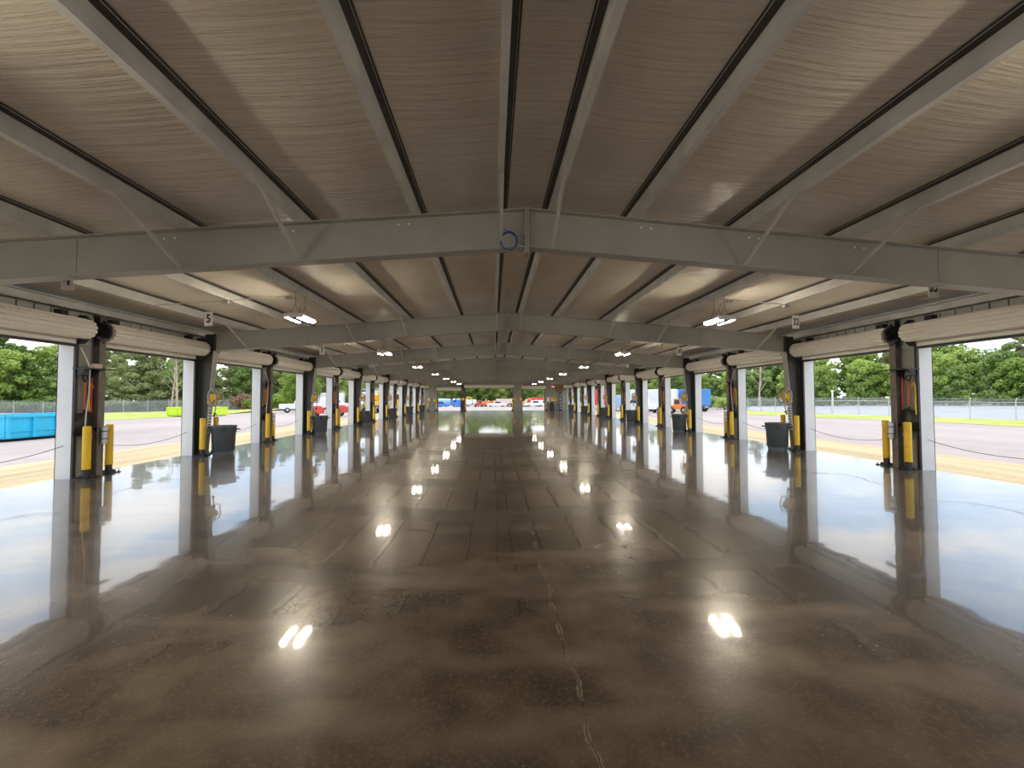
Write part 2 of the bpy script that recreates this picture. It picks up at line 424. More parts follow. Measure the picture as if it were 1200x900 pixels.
# ------------------------------------------------------------------ roll-up doors
def coil_mesh(y0, y1, cx, cz, r=.205, axis='y'):
    n = 208; ring = []
    for k in range(n):
        a = 2 * pi * k / n; rr = r + .006 * sin(a * 13) - .026 * (0.5 + .5 * cos(a * 13 + .5)) ** 9
        ring.append((rr * cos(a), rr * sin(a)))
    mb = MB()
    P = (lambda u, v, t: (cx + u, t, cz + v)) if axis == 'y' else (lambda u, v, t: (t, cx + u, cz + v))
    vs = [P(u, v, y0) for u, v in ring] + [P(u, v, y1) for u, v in ring]
    mb.add(vs, [(k, (k + 1) % n, n + (k + 1) % n, n + k) for k in range(n)], False)
    for t in (y0, y1):
        e = [P(u * q, v * q, t + (0 if q > .9 else 0)) for q in (1, .45) for u, v in ring]
        mb.add(e, [(k, (k + 1) % n, n + (k + 1) % n, n + k) for k in range(n)])
        mb.add([P(u * .45, v * .45, t) for u, v in ring], [tuple(range(n))])
    return mb
def curtain_mesh(y0, y1, x, z0, z1, s):
    mb = MB(); prof = []; z = z0
    while z < z1 - .01:
        for k, d in ((0, -.004), (.10, .022), (.5, .026), (.90, .022)): prof.append((z + .078 * k, d))
        z += .078
    prof.append((z1, 0))
    vs = [(x - s * d, yy, zz) for yy in (y0, y1) for zz, d in prof] + [(x + s * .012, yy, zz) for yy in (y0, y1) for zz, d in prof]
    n = len(prof)
    fs = [(k, k + 1, n + k + 1, n + k) for k in range(n - 1)] + [(2 * n + k, 3 * n + k, 3 * n + k + 1, 2 * n + k + 1) for k in range(n - 1)]
    mb.add(vs, fs, False); return mb
def wheel_mesh(c, r, axis='y', n=18):
    mb = MB(); poly = []
    for k in range(n * 4):
        a = 2 * pi * k / (n * 4); rr = r if (k % 4) in (0, 1) else r - .028
        poly.append((c[0] + rr * cos(a), c[2] + rr * sin(a)))
    mb.prism(poly, 'y', c[1] - .02, c[1] + .02)
    for k in range(6):
        a = 2 * pi * k / 6
        mb.beam((c[0], c[1] - .03, c[2]), (c[0] + (r - .04) * cos(a), c[1] - .03, c[2] + (r - .04) * sin(a)), .03, .02, (0, 1, 0))
    mb.cyl((c[0], c[1] - .05, c[2]), (c[0], c[1] + .12, c[2]), .045, 14)
    return mb
def make_door(s, odd):
    root = thing('door', 'x', 'door')
    L0, L1 = PIER, STEP                       # opening from the far edge of its pier to the next pier
    coil_mesh(L0 - .10, L1 + .04, s * 8.92, 3.10).build('coil', M['coil'], root)
    curtain_mesh(L0 + .02, L1 - .02, s * 9.11, 2.79, 3.12, s).build('curtain', M['coil'], root)
    b = MB().box(s * 9.085, s * 9.135, L0 + .02, L1 - .02, 2.735, 2.79)
    b.build('bottom_bar', M['black'], root)
    for ya in (L0 - .07, L1 - .005):
        g = MB().box(s * 9.10, s * 9.145, ya, ya + .07 + .005 - .01, 0, 2.86).build('door_guide', M['black'], root)
    for ya, yb in ((L0 - .15, L0 - .12), (L1 + .05, L1 + .08)):
        bk = MB().prism([(s * 9.13, 2.80), (s * 9.13, 3.40), (s * 8.98, 3.40), (s * 8.78, 3.22), (s * 8.78, 3.02), (s * 9.0, 2.80)], 'y', ya, yb)
        bk.cyl((s * 8.92, ya - .03, 3.10), (s * 8.92, yb + .06, 3.10), .04, 12)
        bk.build('bracket', M['column'], root)
    for ya in (L0 + .15, L1 - .45):
        MB().box(s * 9.0, s * 9.13, ya, ya + .16, 3.325, 3.43).build('stop_block', M['black'], root)
    if odd:
        wheel_mesh((s * 8.93, L0 - .21, 3.10), .215).build('chain_wheel', M['black'], root)
        t = MB()
        t.beam((s * 8.80, L0 - .235, 2.93), (s * 8.98, L0 - .235, 3.0), .03, .012); t.beam((s * 8.83, L0 - .235, 2.89), (s * 9.0, L0 - .235, 2.97), .03, .012)
        t.build('axle_strut', M['galv'], root)
    return root
n = 0
for s in (-1, 1):
    pro = {0: make_door(s, False), 1: make_door(s, True)}
    used = set()
    for i in range(-1, 14):
        k = i % 2
        o = pro[k] if k not in used else copy_tree(pro[k]); used.add(k)
        o.location = (0, py(i), 0); n += 1; o.name = 'door_%d' % n
        o['kind'] = 'structure'; o['category'] = 'door'; o['group'] = 'roll-up doors along the %s wall' % SIDE[s]
        o['label'] = 'rolled-up slatted door over the %s opening of the %s wall' % (ORD[max(0, i + 1)], SIDE[s])
ENDL = ['narrow rolled-up door in the far end wall, left of the dark post', 'wide rolled-up door in the middle of the far end wall',
        'rolled-up door in the far end wall, right of the grey pier']
for k, (a, b, z) in enumerate(((-7.64, -4.66, 2.53), (-4.10, 2.13, 2.88), (3.37, 6.34, 2.73))):
    n += 1
    root = thing('door_%d' % n, ENDL[k], 'door', (0, 0, 0), 0, 'roll-up doors in the end wall'); root['kind'] = 'structure'
    coil_mesh(a - .1, b + .1, E0 - .24, z + .29, .2, 'x').build('coil', M['coil'], root)
    MB().box(a + .05, b - .05, E0 - .06, E0 - .03, z + .05, z + .35).build('curtain', M['coil'], root)
    MB().box(a + .05, b - .05, E0 - .07, E0 - .02, z, z + .05).build('bottom_bar', M['black'], root)
    for x in (a - .02, b - .03):
        MB().box(x, x + .05, E0 - .08, E0 - .02, 0, z + .2).build('door_guide', M['black'], root)

# ------------------------------------------------------------------ steel frames
def sloped_plate(mb, pts_x, zf, dz, y0, y1):
    """plate following z=zf(x) through the x list, dz thick"""
    for a, b in zip(pts_x[:-1], pts_x[1:]):
        mb.prism([(a, zf(a)), (b, zf(b)), (b, zf(b) + dz), (a, zf(a) + dz)], 'y', y0, y1)
def make_beam():
    r = thing('roof_beam', 'x', 'beam')
    xs = [-8.66, 0, 8.66]
    w = MB()
    for a, b in ((-8.66, -.012), (.012, 8.66)):
        w.prism([(a, zb(a)), (b, zb(b)), (b, zt(b)), (a, zt(a))], 'y', -.006, .006)
    w.build('web', M['beam'], r)
    t = MB(); sloped_plate(t, xs, lambda x: zt(x) - .014, .014, -.10, .10); t.build('top_flange', M['beam'], r)
    t = MB(); sloped_plate(t, xs, zb, .014, -.10, .10); t.build('bottom_flange', M['beam'], r)
    e = MB().box(-.026, -.003, -.10, .10, zb(0) - .08, zt(0) + .01).box(.003, .026, -.10, .10, zb(0) - .08, zt(0) + .01)
    for zz in (zb(0) + .06, zb(0) + .18, zt(0) - .18, zt(0) - .06):
        for yy in (-.055, .055): e.cyl((-.05, yy, zz), (.05, yy, zz), .014, 8)
    e.build('end_plate', M['beam'], r)
    for sx in (-1, 1):
        a = sx * 5.97
        sp = MB().box(a - .0025, a + .0025, -.009, .009, zb(a) + .014, zt(a) - .014)
        sp.box(a - .004, a + .004, -.102, .102, zb(a) - .003, zb(a) + .016)
        sp.build('splice_seam', M['rust'], r)
        st = MB().box(sx * .34 - .005, sx * .34 + .005, 0, .1, zb(.34) + .01, zt(.34) - .01).build('stiffener', M['beam'], r)
        for px in (.34, 3.05, 4.60, 7.72):
            x = sx * px
            top, bot = Vector((x, -1.10, zt(x) + .03)), Vector((x, -.06, zb(x) + .03))
            b = MB(); b.beam(top, bot, .045, .006, (1, 0, 0)); b.beam(top + Vector((sx * .02, 0, 0)), bot + Vector((sx * .02, 0, 0)), .006, .04, (1, 0, 0))
            b.build('brace', M['brace'], r)
        for px in (1.5, 3.05, 4.60):
            for dx in (.12, .26):
                MB().cyl((sx * (px + dx), -.009, zt(px + dx) - .09), (sx * (px + dx), -.005, zt(px + dx) - .09), .016, 10).build('bolt_hole', M['white'], r)
    return r
pb = make_beam()
for k, i in enumerate(range(-2, 14, 2)):
    o = pb if k == 0 else copy_tree(pb)
    o.location = (0, py(i) + .20, 0); o['kind'] = 'thing'; o['group'] = 'steel roof beams across the hall'
    o['label'] = ('grey steel roof beam spanning the hall overhead behind the viewpoint' if i < 0 else
                  'nearest grey steel roof beam across the hall, blue cable loop at its peak' if i == 0 else
                  'grey steel roof beam across the hall, %s one beyond the cable-loop beam' % ORD[k - 2])
    o['category'] = 'beam'

def make_column(s):
    r = thing('steel_column', 'x', 'column')
    def xi(z): return s * (8.88 - .22 * min(1, z / 3.05))
    w = MB().prism([(s * 9.12, 0.02), (xi(0), 0.02), (xi(3.05), 3.05), (s * 8.66, 3.55), (s * 8.97, 3.55), (s * 8.97, 3.44), (s * 9.12, 3.44)], 'y', -.005, .005)
    w.build('web', M['column'], r)  # web shade put into the colour, darker than the inner flange
    f_ = MB().prism([(xi(0), .02), (xi(3.05), 3.05), (xi(3.05) + s * .014, 3.05), (xi(0) + s * .014, .02)], 'y', -.10, .10)
    f_.build('inner_flange', M['beam'], r)
    MB().box(s * 9.106, s * 9.12, -.10, .10, .02, 3.44).build('outer_flange', M['column'], r)
    MB().box(s * 8.66, s * 9.106, -.10, .10, 3.04, 3.055).box(s * 8.652, s * 8.668, -.10, .10, 3.05, 3.56).build('knee_plate', M['column'], r)
    b = MB().box(s * 8.82, s * 9.13, -.13, .13, 0, .02)
    for yy in (-.07, .07):
        for xx in (8.95, 9.04): b.cyl((s * xx, yy, .02), (s * xx, yy, .06), .014, 8)
    b.build('base_plate', M['column'], r)
    return r
for s in (-1, 1):
    pc = make_column(s)
    for k, i in enumerate(range(0, 14, 2)):
        o = pc if k == 0 else copy_tree(pc)
        o.location = (0, py(i) + .20, 0); o['kind'] = 'thing'; o['category'] = 'column'; o['group'] = 'tapered columns along the %s wall' % SIDE[s]
        o['label'] = ('tapered steel column under the nearest roof beam, %s side, outside the frame' % SIDE[s] if i == 0 else
                      'tapered grey steel column with yellow hose hanger, %s from the camera along the %s wall' % (ORD[k - 1], SIDE[s]))

def make_purlin(x):
    """Z section running the length of the hall: web, top flange towards the ridge, lipped bottom flange away from it"""
    s = 1 if x > 0 else -1; z0, z1 = zt(x), zt(x) + .20; y0, y1 = YB, E0
    mb = MB()
    mb.box(x - .002, x + .002, y0, y1, z0, z1)
    mb.prism([(x, z1 - .004), (x - s * .065, z1 - .004 + .078 * .065), (x - s * .065, z1 + .078 * .065), (x, z1)], 'y', y0, y1)
    mb.prism([(x, z0), (x + s * .065, z0 - .078 * .065 + .003), (x + s * .065, z0 - .002), (x, z0 + .004)], 'y', y0, y1)
    mb.beam((x + s * .066, y0, z0 + .009), (x + s * .066, y1, z0 + .009), .003, .022)
    mb.beam((x - s * .066, y0, z1 - .004), (x - s * .066, y1, z1 - .004), .003, .018)
    k = PUR.index(abs(x))
    o = mb.build('purlin', M['purlin'])
    tag(o, 'galvanised roof purlin running the hall length, %s' % (
        ('just %s of the ridge' % SIDE[s]) if k == 0 else '%s out from the ridge on the %s slope' % (ORD[k], SIDE[s])),
        'purlin', 'purlins under the roof insulation', 'thing')
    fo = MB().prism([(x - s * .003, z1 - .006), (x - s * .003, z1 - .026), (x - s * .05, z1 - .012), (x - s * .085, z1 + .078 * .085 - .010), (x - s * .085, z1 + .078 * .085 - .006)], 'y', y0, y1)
    fo.build('shade_strip', M['purlin_shade'], o)  # added dark strip stands in for the shadowed gap below the top flange
    bl = MB()
    for i in range(-2, 14, 2):
        yy = py(i) + .2
        for dy in (-.55, .55):
            bl.box(x - s * .006, x - s * .002, yy + dy - .004, yy + dy + .004, z0 + .02, z1 - .02)
            for zz in (z0 + .05, z1 - .05): bl.cyl((x - s * .002, yy + dy * .9, zz), (x - s * .012, yy + dy * .9, zz), .009, 8)
    bl.build('lap_bolt', M['brace'], o)
for p in PUR:
    for s in (-1, 1): make_purlin(s * p)

# ------------------------------------------------------------------ lamps
def make_lamp(s):
    r = thing('ceiling_lamp', 'x', 'lamp')
    b = MB().prism([(-.20, 0.045), (-.09, .045), (-.07, .085), (.07, .085), (.09, .045), (.20, .045), (.20, .06), (.08, .105), (-.08, .105), (-.20, .06)], 'y', -.31, .31)
    b.box(-.20, .20, -.33, -.31, .0, .08).box(-.20, .20, .31, .33, .0, .08)
    b.build('housing', M['lamp_body'], r)
    MB().box(-.06, .06, -.12, .12, .105, .14).build('driver', M['lamp_body'], r)
    MB().box(-.078, .078, -.325, .325, -.018, .082).build('spine', M['black'], r)
    for dx in (-.142, .142):
        MB().prism([(dx + .05 * cos(2 * pi * k / 14), .012 + .028 * sin(2 * pi * k / 14)) for k in range(14)], 'y', -.29, .29).build('light_strip', M['lamp'], r)
    ztop = zt(4.6) - 3.33
    for yy in (-.22, .22):
        c = MB(); x0 = -s * 0 
        c.tube([(-.10, yy, .08), (0, yy, .30)], .004, 6); c.tube([(.10, yy, .08), (0, yy, .30)], .004, 6); c.tube([(0, yy, .30), (0, yy, ztop)], .004, 6)
        c.build('hanger', M['black'], r)
    pts = [(0, -.02, .12), (s * -.02, -.02, .26), (s * .03, 0, .40), (s * .14, .02, .475), (s * .30, .02, .485)]
    MB().tube(pts, .008, 8).build('flex_cord', M['hose'], r)
    return r
def make_conduit(s):
    r = thing('conduit', 'x', 'conduit')
    g = lambda x: zt(x) - .03
    x1 = 7.70 if s < 0 else 6.20
    MB().tube([(s * 4.75, 0, g(4.75)), (s * x1, 0, g(x1))], .011, 8).build('pipe', M['white_cord'], r)
    for xx in (4.85, 6.16):
        MB().box(s * (xx - .06), s * (xx + .06), -.05, .05, g(xx) - .07, g(xx) - .005).build('junction_box', M['galv'], r)
    return r
for s in (-1, 1):
    pl, pcnd = make_lamp(s), make_conduit(s)
    for k in range(-1, 7):
        y = 9.38 + 7.188 * k
        first = k == -1
        o = pl if first else copy_tree(pl); o.location = (s * 4.6, y, 3.33)
        tag(o, 'twin-strip LED ceiling lamp behind the nearest roof beam, %s row' % SIDE[s] if k == 0 else
            'twin-strip LED ceiling lamp of the %s row, overhead at the viewpoint' % SIDE[s] if k < 0 else
            'twin-strip LED ceiling lamp, %s of the %s row beyond the nearest beam' % (ORD[k], SIDE[s]), 'lamp', 'ceiling lamps of the %s row' % SIDE[s])
        q = pcnd if first else copy_tree(pcnd); q.location = (0, y + .02, 0)
        tag(q, 'thin conduit with junction boxes feeding the %s lamp of the %s row' % ('overhead' if k < 0 else ORD[k], SIDE[s]), 'conduit', 'lamp conduits of the %s row' % SIDE[s])

# ------------------------------------------------------------------ number plates over the doors
def number_plate(txt, s, y):
    r = thing('number_plate', 'white plate with black number %s hanging over a %s doorway' % (txt, SIDE[s]), 'sign', (s * 7.60, y - .3, 3.65), 0, 'door number plates')
    MB().box(-.10, .10, -.004, .004, -.18, .18).build('plate', M['white'], r)
    MB().box(s * .1, s * .117, -.004, .004, .02, .12).build('clip', M['galv'], r)
    nm = text_mesh('numeral', txt, .29 if len(txt) == 1 else .25, M['ink'], r, (0, -.0065, 0), (pi / 2, 0, 0)); nm.scale = (.8 if len(txt) == 1 else .62, 1, 1)
for k in range(0, 13):
    y = py(k) + PIER + (STEP - PIER) / 2 + .0
    number_plate(str(4 + k), -1, y)
    number_plate(str(33 - k), 1, y)

# ------------------------------------------------------------------ bollards, bins, tools, hose hangers
def make_bollard():
    r = thing('bollard', 'x', 'bollard')
    MB().lathe([(.072, .19), (.072, 1.05), (.067, 1.075), (.05, 1.085), (0, 1.087)], 22).build('sleeve', M['yellow'], r)
    MB().lathe([(.064, .015), (.064, .19)], 20).build('post', M['black'], r)
    b = MB().box(-.15, .15, -.15, .15, 0, .016)
    for a, c in ((-1, -1), (1, -1), (1, 1), (-1, 1)): b.cyl((a * .12, c * .12, .016), (a * .12, c * .12, .05), .013, 8)
    for k in range(4):
        a = pi / 4 + k * pi / 2
        b.beam((.06 * cos(a), .06 * sin(a), .05), (.12 * cos(a), .12 * sin(a), .03), .012, .05)
    b.build('base_plate', M['black'], r)
    return r
pbol = make_bollard(); first = True
for s in (-1, 1):
    for i in range(1, 14):
        for far in (0, 1):
            x = (8.89 if i % 2 else 8.84) if not far else (9.04 if i % 2 else 8.97)
            y = py(i) + ((.06 if i % 2 else -.04) if not far else (.76 if i % 2 else .76))
            o = pbol if first else copy_tree(pbol); first = False
            o.location = (s * x, y, 0)
            what = '%s tool pier' % ORD[(i - 1) // 2] if i % 2 else '%s hose column' % ORD[i // 2 - 1]
            tag(o, 'yellow bollard, %s one of two at the %s, %s wall' % ('farther' if far else 'nearer', what, SIDE[s]),
                'bollard', 'yellow bollards along the %s wall' % SIDE[s])

def make_bin():
    r = thing('trash_can', 'x', 'trash can')
    MB().lathe([(.255, 0), (.262, .03), (.30, .62), (.30, .63), (.328, .64), (.335, .815), (.35, .822), (.352, .845), (.335, .848), (.318, .84), (.29, .10), (0, .08)], 40).build('body', M['can'], r)
    for a in (0, pi):
        h = MB(); c = Vector((.335 * cos(a), .335 * sin(a), .73)); t = Vector((-sin(a), cos(a), 0)); o_ = Vector((cos(a), sin(a), 0))
        h.tube([c - t * .08 - o_ * .02, c - t * .08 + o_ * .05, c - t * .05 + o_ * .075, c + t * .05 + o_ * .075, c + t * .08 + o_ * .05, c + t * .08 - o_ * .02], .016, 8)
        h.build('handle', M['can'], r)
    MB().prism([(-.07, .68), (.07, .68), (.02, .80), (-.02, .80)], 'y', -.345, -.325).build('emblem', M['black'], r)
    return r
pbin = make_bin(); first = True
for s in (-1, 1):
    for k, i in enumerate(range(2, 14, 2)):
        o = pbin if first else copy_tree(pbin); first = False
        o.location = (s * 8.49, py(i) + .36, 0); o.rotation_euler = (0, 0, (.5 if s < 0 else -.5))
        tag(o, 'dark grey round trash can without lid beside the %s hose-hanger column, %s wall' % (ORD[k], SIDE[s]), 'trash can', 'grey trash cans by the columns')

def make_shelf(s):
    r = thing('shelf', 'x', 'shelf')
    MB().prism([(s * 9.145, -.02), (s * 8.80, -.02), (s * 8.80, .62), (s * 8.93, .62), (s * 8.93, .40), (s * 9.145, .40)], 'z', 2.27, 2.295).build('board', M['black'], r)
    for ya in (.02, .34): MB().prism([(s * 9.145, 2.03), (s * 9.145, 2.27), (s * 8.92, 2.27)], 'y', ya, ya + .015).build('support', M['black'], r)
    return r
def make_shovel(s):
    r = thing('shovel', 'x', 'shovel')
    x = s * 9.09
    g = MB().tube([(x, -.055, 2.14), (x, .055, 2.14)], .016, 10).tube([(x, -.055, 2.14), (x, -.05, 2.08), (x, 0, 2.0)], .012, 8).tube([(x, .055, 2.14), (x, .05, 2.08), (x, 0, 2.0)], .012, 8)
    g.build('grip', M['black'], r)
    MB().cyl((x, 0, 2.0), (x, 0, 1.36), .018, 12).build('handle', M['orange'], r)
    b = MB(); n = 10; vs = []
    for t in (0, 1):
        for k in range(n + 1):
            u = -1 + 2 * k / n
            vs += [(x - s * (.10 * (1 - u * u) - .03 + t * .012), .19 * u, 1.33 + .06 * (1 - abs(u))), (x - s * (.10 * (1 - u * u) - .03 + t * .012), .21 * u, .88)]
    m = 2 * (n + 1)
    fs = [(2 * k, 2 * k + 2, 2 * k + 3, 2 * k + 1) for k in range(n)] + [(m + 2 * k, m + 2 * k + 1, m + 2 * k + 3, m + 2 * k + 2) for k in range(n)]
    fs += [(2 * k, m + 2 * k, m + 2 * k + 2, 2 * k + 2) for k in range(n)] + [(2 * k + 1, 2 * k + 3, m + 2 * k + 3, m + 2 * k + 1) for k in range(n)]
    b.add(vs, fs, True); b.cyl((x, 0, 1.42), (x - s * .04, 0, 1.26), .024, 10)
    b.build('blade', M['black'], r)
    return r
def make_broom(s):
    r = thing('broom', 'x', 'broom'); x = s * 9.07
    MB().cyl((x, 0, 2.10), (x, 0, 1.02), .013, 10).build('handle', M['red'], r)
    MB().box(x - .03, x + .03, -.12, .12, .97, 1.03).build('head', M['black'], r)
    mb = MB()
    for k in range(11): mb.prism([(x - .025, .97), (x + .025, .97), (x + .04, .80), (x - .04, .80)], 'y', -.115 + k * .021, -.101 + k * .021)
    mb.build('bristles', M['rust'], r)
    return r
def make_bar(s):
    r = thing('pry_bar', 'x', 'bar'); x = s * 9.085
    MB().tube([(x, .05, 1.88), (x, .03, 1.95), (x, 0, 1.98), (x, -.03, 1.95), (x, -.04, 1.85), (x, -.04, 1.25)], .015, 10).build('hook_bar', M['yellow'], r)
    MB().tube([(x, -.04, 1.25), (x, -.04, 1.15)], .02, 10).build('grip', M['black'], r)
    return r
def make_canister(s):
    r = thing('canister', 'x', 'canister'); x = s * 8.885
    MB().lathe([(.055, .68), (.058, .70), (.058, 1.02), (.05, 1.05), (.02, 1.06), (0, 1.06)], 18, (x, .46, 0)).build('tube', M['galv'], r)
    for zb_ in (.78, .94): MB().lathe([(.062, zb_), (.062, zb_ + .02)], 18, (x, .46, 0)).build('band', M['black'], r)
    return r
def make_pull_cord(s):
    r = thing('pull_cord', 'x', 'cord')
    pts = [(s * 9.05, .04, 2.72), (s * 8.98, .07, 2.55), (s * 8.93, .13, 2.30), (s * 8.93, .13, 1.8), (s * 8.96, .10, 1.3), (s * 8.97, .10, 1.0), (s * 8.95, .14, .82), (s * 8.93, .18, .78)]
    MB().tube(pts, .011, 8).build('cord', M['white_cord'], r)
    MB().lathe([(.0, .72), (.02, .73), (.02, .79), (0, .80)], 10, (s * 8.93, .18, 0)).build('toggle', M['white_cord'], r)
    return r
def make_hanger(s):
    """yellow wedge saddle bolted to the inner flange, hose loop hangs on it"""
    r = thing('hose_hanger', 'x', 'hanger')
    for k in (0, 1):
        y0 = -.12 + k * .19
        mb = MB().prism([(s * 8.775, 1.50), (s * 8.755, 1.78), (s * 8.56, 1.78), (s * 8.52, 1.70), (s * 8.66, 1.52)], 'y', y0, y0 + .05)
        mb.build('side_plate', M['yellow2'], r)
    mb = MB()
    for k in range(3): mb.prism([(s * (8.775 - .04 * k), 1.50 + .03 * k), (s * (8.765 - .045 * k), 1.76), (s * (8.735 - .045 * k), 1.76), (s * (8.745 - .04 * k), 1.50 + .03 * k)], 'y', -.07, .07)
    mb.build('saddle', M['yellow2'], r)
    return r
def make_hose(s):
    r = thing('air_hose', 'x', 'hose')
    mb = MB()
    for q, (dy, rr, zz) in enumerate(((-.16, .20, 1.70), (-.20, .18, 1.68), (.13, .19, 1.70))):
        pts = []
        for k in range(28):
            a = 2 * pi * k / 28
            pts.append((s * (8.60 + .02 * q - .8 * rr * sin(a) * .8), dy - .02 * cos(a), zz + rr * cos(a) * 1.25))
        mb.tube(pts, .016, 8, closed=True)
    mb.build('loop', M['hose'], r)
    t = MB().tube([(s * 8.52, -.20, 1.50), (s * 8.50, -.22, 1.35), (s * 8.53, -.22, 1.22)], .016, 8)
    t.build('tail', M['hose'], r)
    MB().cyl((s * 8.53, -.22, 1.22), (s * 8.545, -.22, 1.12), .022, 10).cyl((s * 8.53, -.22, 1.25), (s * 8.47, -.24, 1.19), .014, 8).build('coupling', M['black'], r)
    return r
def make_notice(s):
    r = thing('notice', 'x', 'notice')
    def xo(z): return s * (8.88 - .22 * z / 3.05 - .003)
    mb = MB().prism([(xo(.62), .62), (xo(1.40), 1.40), (xo(1.40) - s * .004, 1.40), (xo(.62) - s * .004, .62)], 'y', -.085, .085)
    mb.build('sheet', M['white'], r)
    mb = MB()
    for k in range(8):
        z = .70 + k * .085
        mb.prism([(xo(z) - s * .005, z), (xo(z + .03) - s * .005, z + .03), (xo(z + .03) - s * .007, z + .03), (xo(z) - s * .007, z)], 'y', -.065, .065 - .02 * (k % 3))
    mb.build('print', M['ink'], r)
    return r
def rope_mesh():
    L0, L1 = PIER - .06, STEP + .06
    mb = MB(); pts = []
    for k in range(17):
        t = k / 16; pts.append((0, L0 + (L1 - L0) * t, .70 - .20 * 4 * t * (1 - t)))
    return mb.tube(pts, .006, 6)
for s in (-1, 1):
    S = SIDE[s]
    P_ = {'shelf': make_shelf(s), 'shovel': make_shovel(s), 'broom': make_broom(s), 'bar': make_bar(s), 'canister': make_canister(s), 'cord': make_pull_cord(s),
          'hanger': make_hanger(s), 'hose': make_hose(s), 'notice': make_notice(s)}
    used = set()
    def place(k, y, label, cat, group, x=0):
        o = P_[k] if k not in used else copy_tree(P_[k]); used.add(k)
        o.location = (x, y, 0); tag(o, label, cat, group); return o
    for i in range(1, 14, 2):
        q = '%s tool pier of the %s wall' % (ORD[(i - 1) // 2], S); y = py(i)
        place('shelf', y, 'black shelf mounted high on the %s' % q, 'shelf', 'shelves on the %s wall piers' % S)
        place('shovel', y + .20, 'black-bladed shovel with orange handle hanging on the %s' % q, 'shovel', 'shovels on the %s wall piers' % S)
        if i < 8:
            place('broom', y + .335, 'red-handled broom hanging behind the shovel on the %s' % q, 'broom', 'brooms on the %s wall piers' % S)
            place('bar', y + (.34 if s < 0 else .08), 'yellow hooked bar hanging on the %s' % q, 'bar', 'yellow bars on the %s wall piers' % S)
            place('canister', y, 'pale banded canister strapped to the post of the %s' % q, 'canister', 'canisters on the %s wall posts' % S)
        if s < 0 or i > 1:
            place('cord', y, 'off-white door cord at the near edge of the %s' % q, 'cord', 'door cords along the %s wall' % S)
    for k, i in enumerate(range(2, 14, 2)):
        q = '%s hose-hanger column of the %s wall' % (ORD[k], S); y = py(i) + .2
        place('hanger', y, 'yellow wedge-shaped hose hanger on the %s' % q, 'hose hanger', 'yellow hose hangers on the %s columns' % S, s * .03)
        place('hose', y, 'looped grey air hose hanging on the %s' % q, 'hose', 'air hoses on the %s columns' % S)
        place('notice', y, 'white printed notice strip on the %s' % q, 'notice', 'notices on the %s columns' % S)
    for k in list(P_):
        if k not in used: pass
    rp = rope_mesh().build('rope', M['rubber']); rp.location = (s * 9.30, py(0), 0); rope0 = rp
    for i in range(0, 13):
        o = rope0 if i == 0 else rope0.copy()
        if i: col.objects.link(o)
        o.location = (s * 9.30, py(i), 0)
        tag(o, 'thin dark rope sagging across the %s doorway of the %s wall' % (ORD[i], S), 'rope', 'ropes across the %s doorways' % S)
        hk = MB()
# small things on the nearest piers
bx = MB().box(-8.96, -8.84, py(1) + .14, py(1) + .32, 2.296, 2.39).build('parcel', M['tan']); bevel(bx, .01)
tag(bx, 'small tan box on the black shelf of the first left-hand tool pier', 'box')
rg = MB(); n = 8
vs = []
for k in range(n + 1):
    t = k / n
    for u in (-1, 1):
        for d in (0, 1): vs.append((9.09 - .03 * sin(3 * t + u) - d * .012 - .02 * t, py(1) + .30 + u * (.04 + .09 * t) - .05 * t, 1.10 - .36 * t))
fs = []
for k in range(n):
    a = 4 * k; b = a + 4
    fs += [(a, a + 2, b + 2, b), (a + 1, b + 1, b + 3, a + 3), (a, b, b + 1, a + 1), (a + 2, a + 3, b + 3, b + 2)]
fs += [(0, 1, 3, 2), (4 * n, 4 * n + 2, 4 * n + 3, 4 * n + 1)]
rg = rg.add(vs, fs, True).build('rag', M['rag']); tag(rg, 'whitish rag hanging low on the first right-hand tool pier', 'rag')
# blue cable loop at the peak of the nearest beam
mb = MB()
for q in range(3):
    pts = [(-.25 + (.105 + .006 * q) * sin(2 * pi * k / 30) , -.135 - .012 * q, (.115 + .007 * q) * cos(2 * pi * k / 30)) for k in range(30)]
    mb.tube(pts, .006, 6, closed=True)
mb.tube([(-.25, -.14, .11), (-.29, -.14, .15), (-.33, -.13, .17)], .006, 6)
cb = mb.build('cable_loop', M['blue_cable']); cb.location = (0, py(0) + .2, zb(.25) + .075)
tag(cb, 'coiled blue cable hanging on the peak of the nearest roof beam', 'cable')

# ------------------------------------------------------------------ things at the end wall
r = thing('exit_sign', 'small red lit sign high on the end wall, right of the doors', 'sign', (7.42, E0 - .03, 3.10))
MB().box(-.2, .2, -.03, .03, -.1, .1).build('housing', M['white'], r)
text_mesh('lettering', 'EXIT', .17, M['exit'], r, (0, -.034, 0), (pi / 2, 0, 0))
r = thing('wall_fan', 'black industrial fan with orange blades high in the far right corner', 'fan', (8.28, E0 - .25, 2.86))
ring = [(.46 * cos(2 * pi * k / 32), 0, .46 * sin(2 * pi * k / 32)) for k in range(32)]
MB().tube(ring, .03, 8, closed=True).tube([(x * .6, -.06, z * .6) for x, y, z in ring], .008, 6, closed=True).build('cage', M['black'], r)
for k in range(4):
    a = 2 * pi * k / 4 + .3
    MB().beam((.08 * cos(a), .02, .08 * sin(a)), (.40 * cos(a), .02, .40 * sin(a)), .16, .012, (.3, 1, .2)).build('blade', M['orange'], r)
MB().cyl((0, -.08, 0), (0, .2, 0), .09, 16).build('motor', M['black'], r)
r = thing('warning_sign', 'yellow sign board on the end wall below the red lit sign', 'sign', (7.56, E0 - .035, 1.46))
MB().box(-.42, .42, -.01, .01, -.2, .2).build('board', M['yellow2'], r); MB().box(-.34, .34, -.013, -.01, -.02, .08).build('print_bar', M['ink'], r)
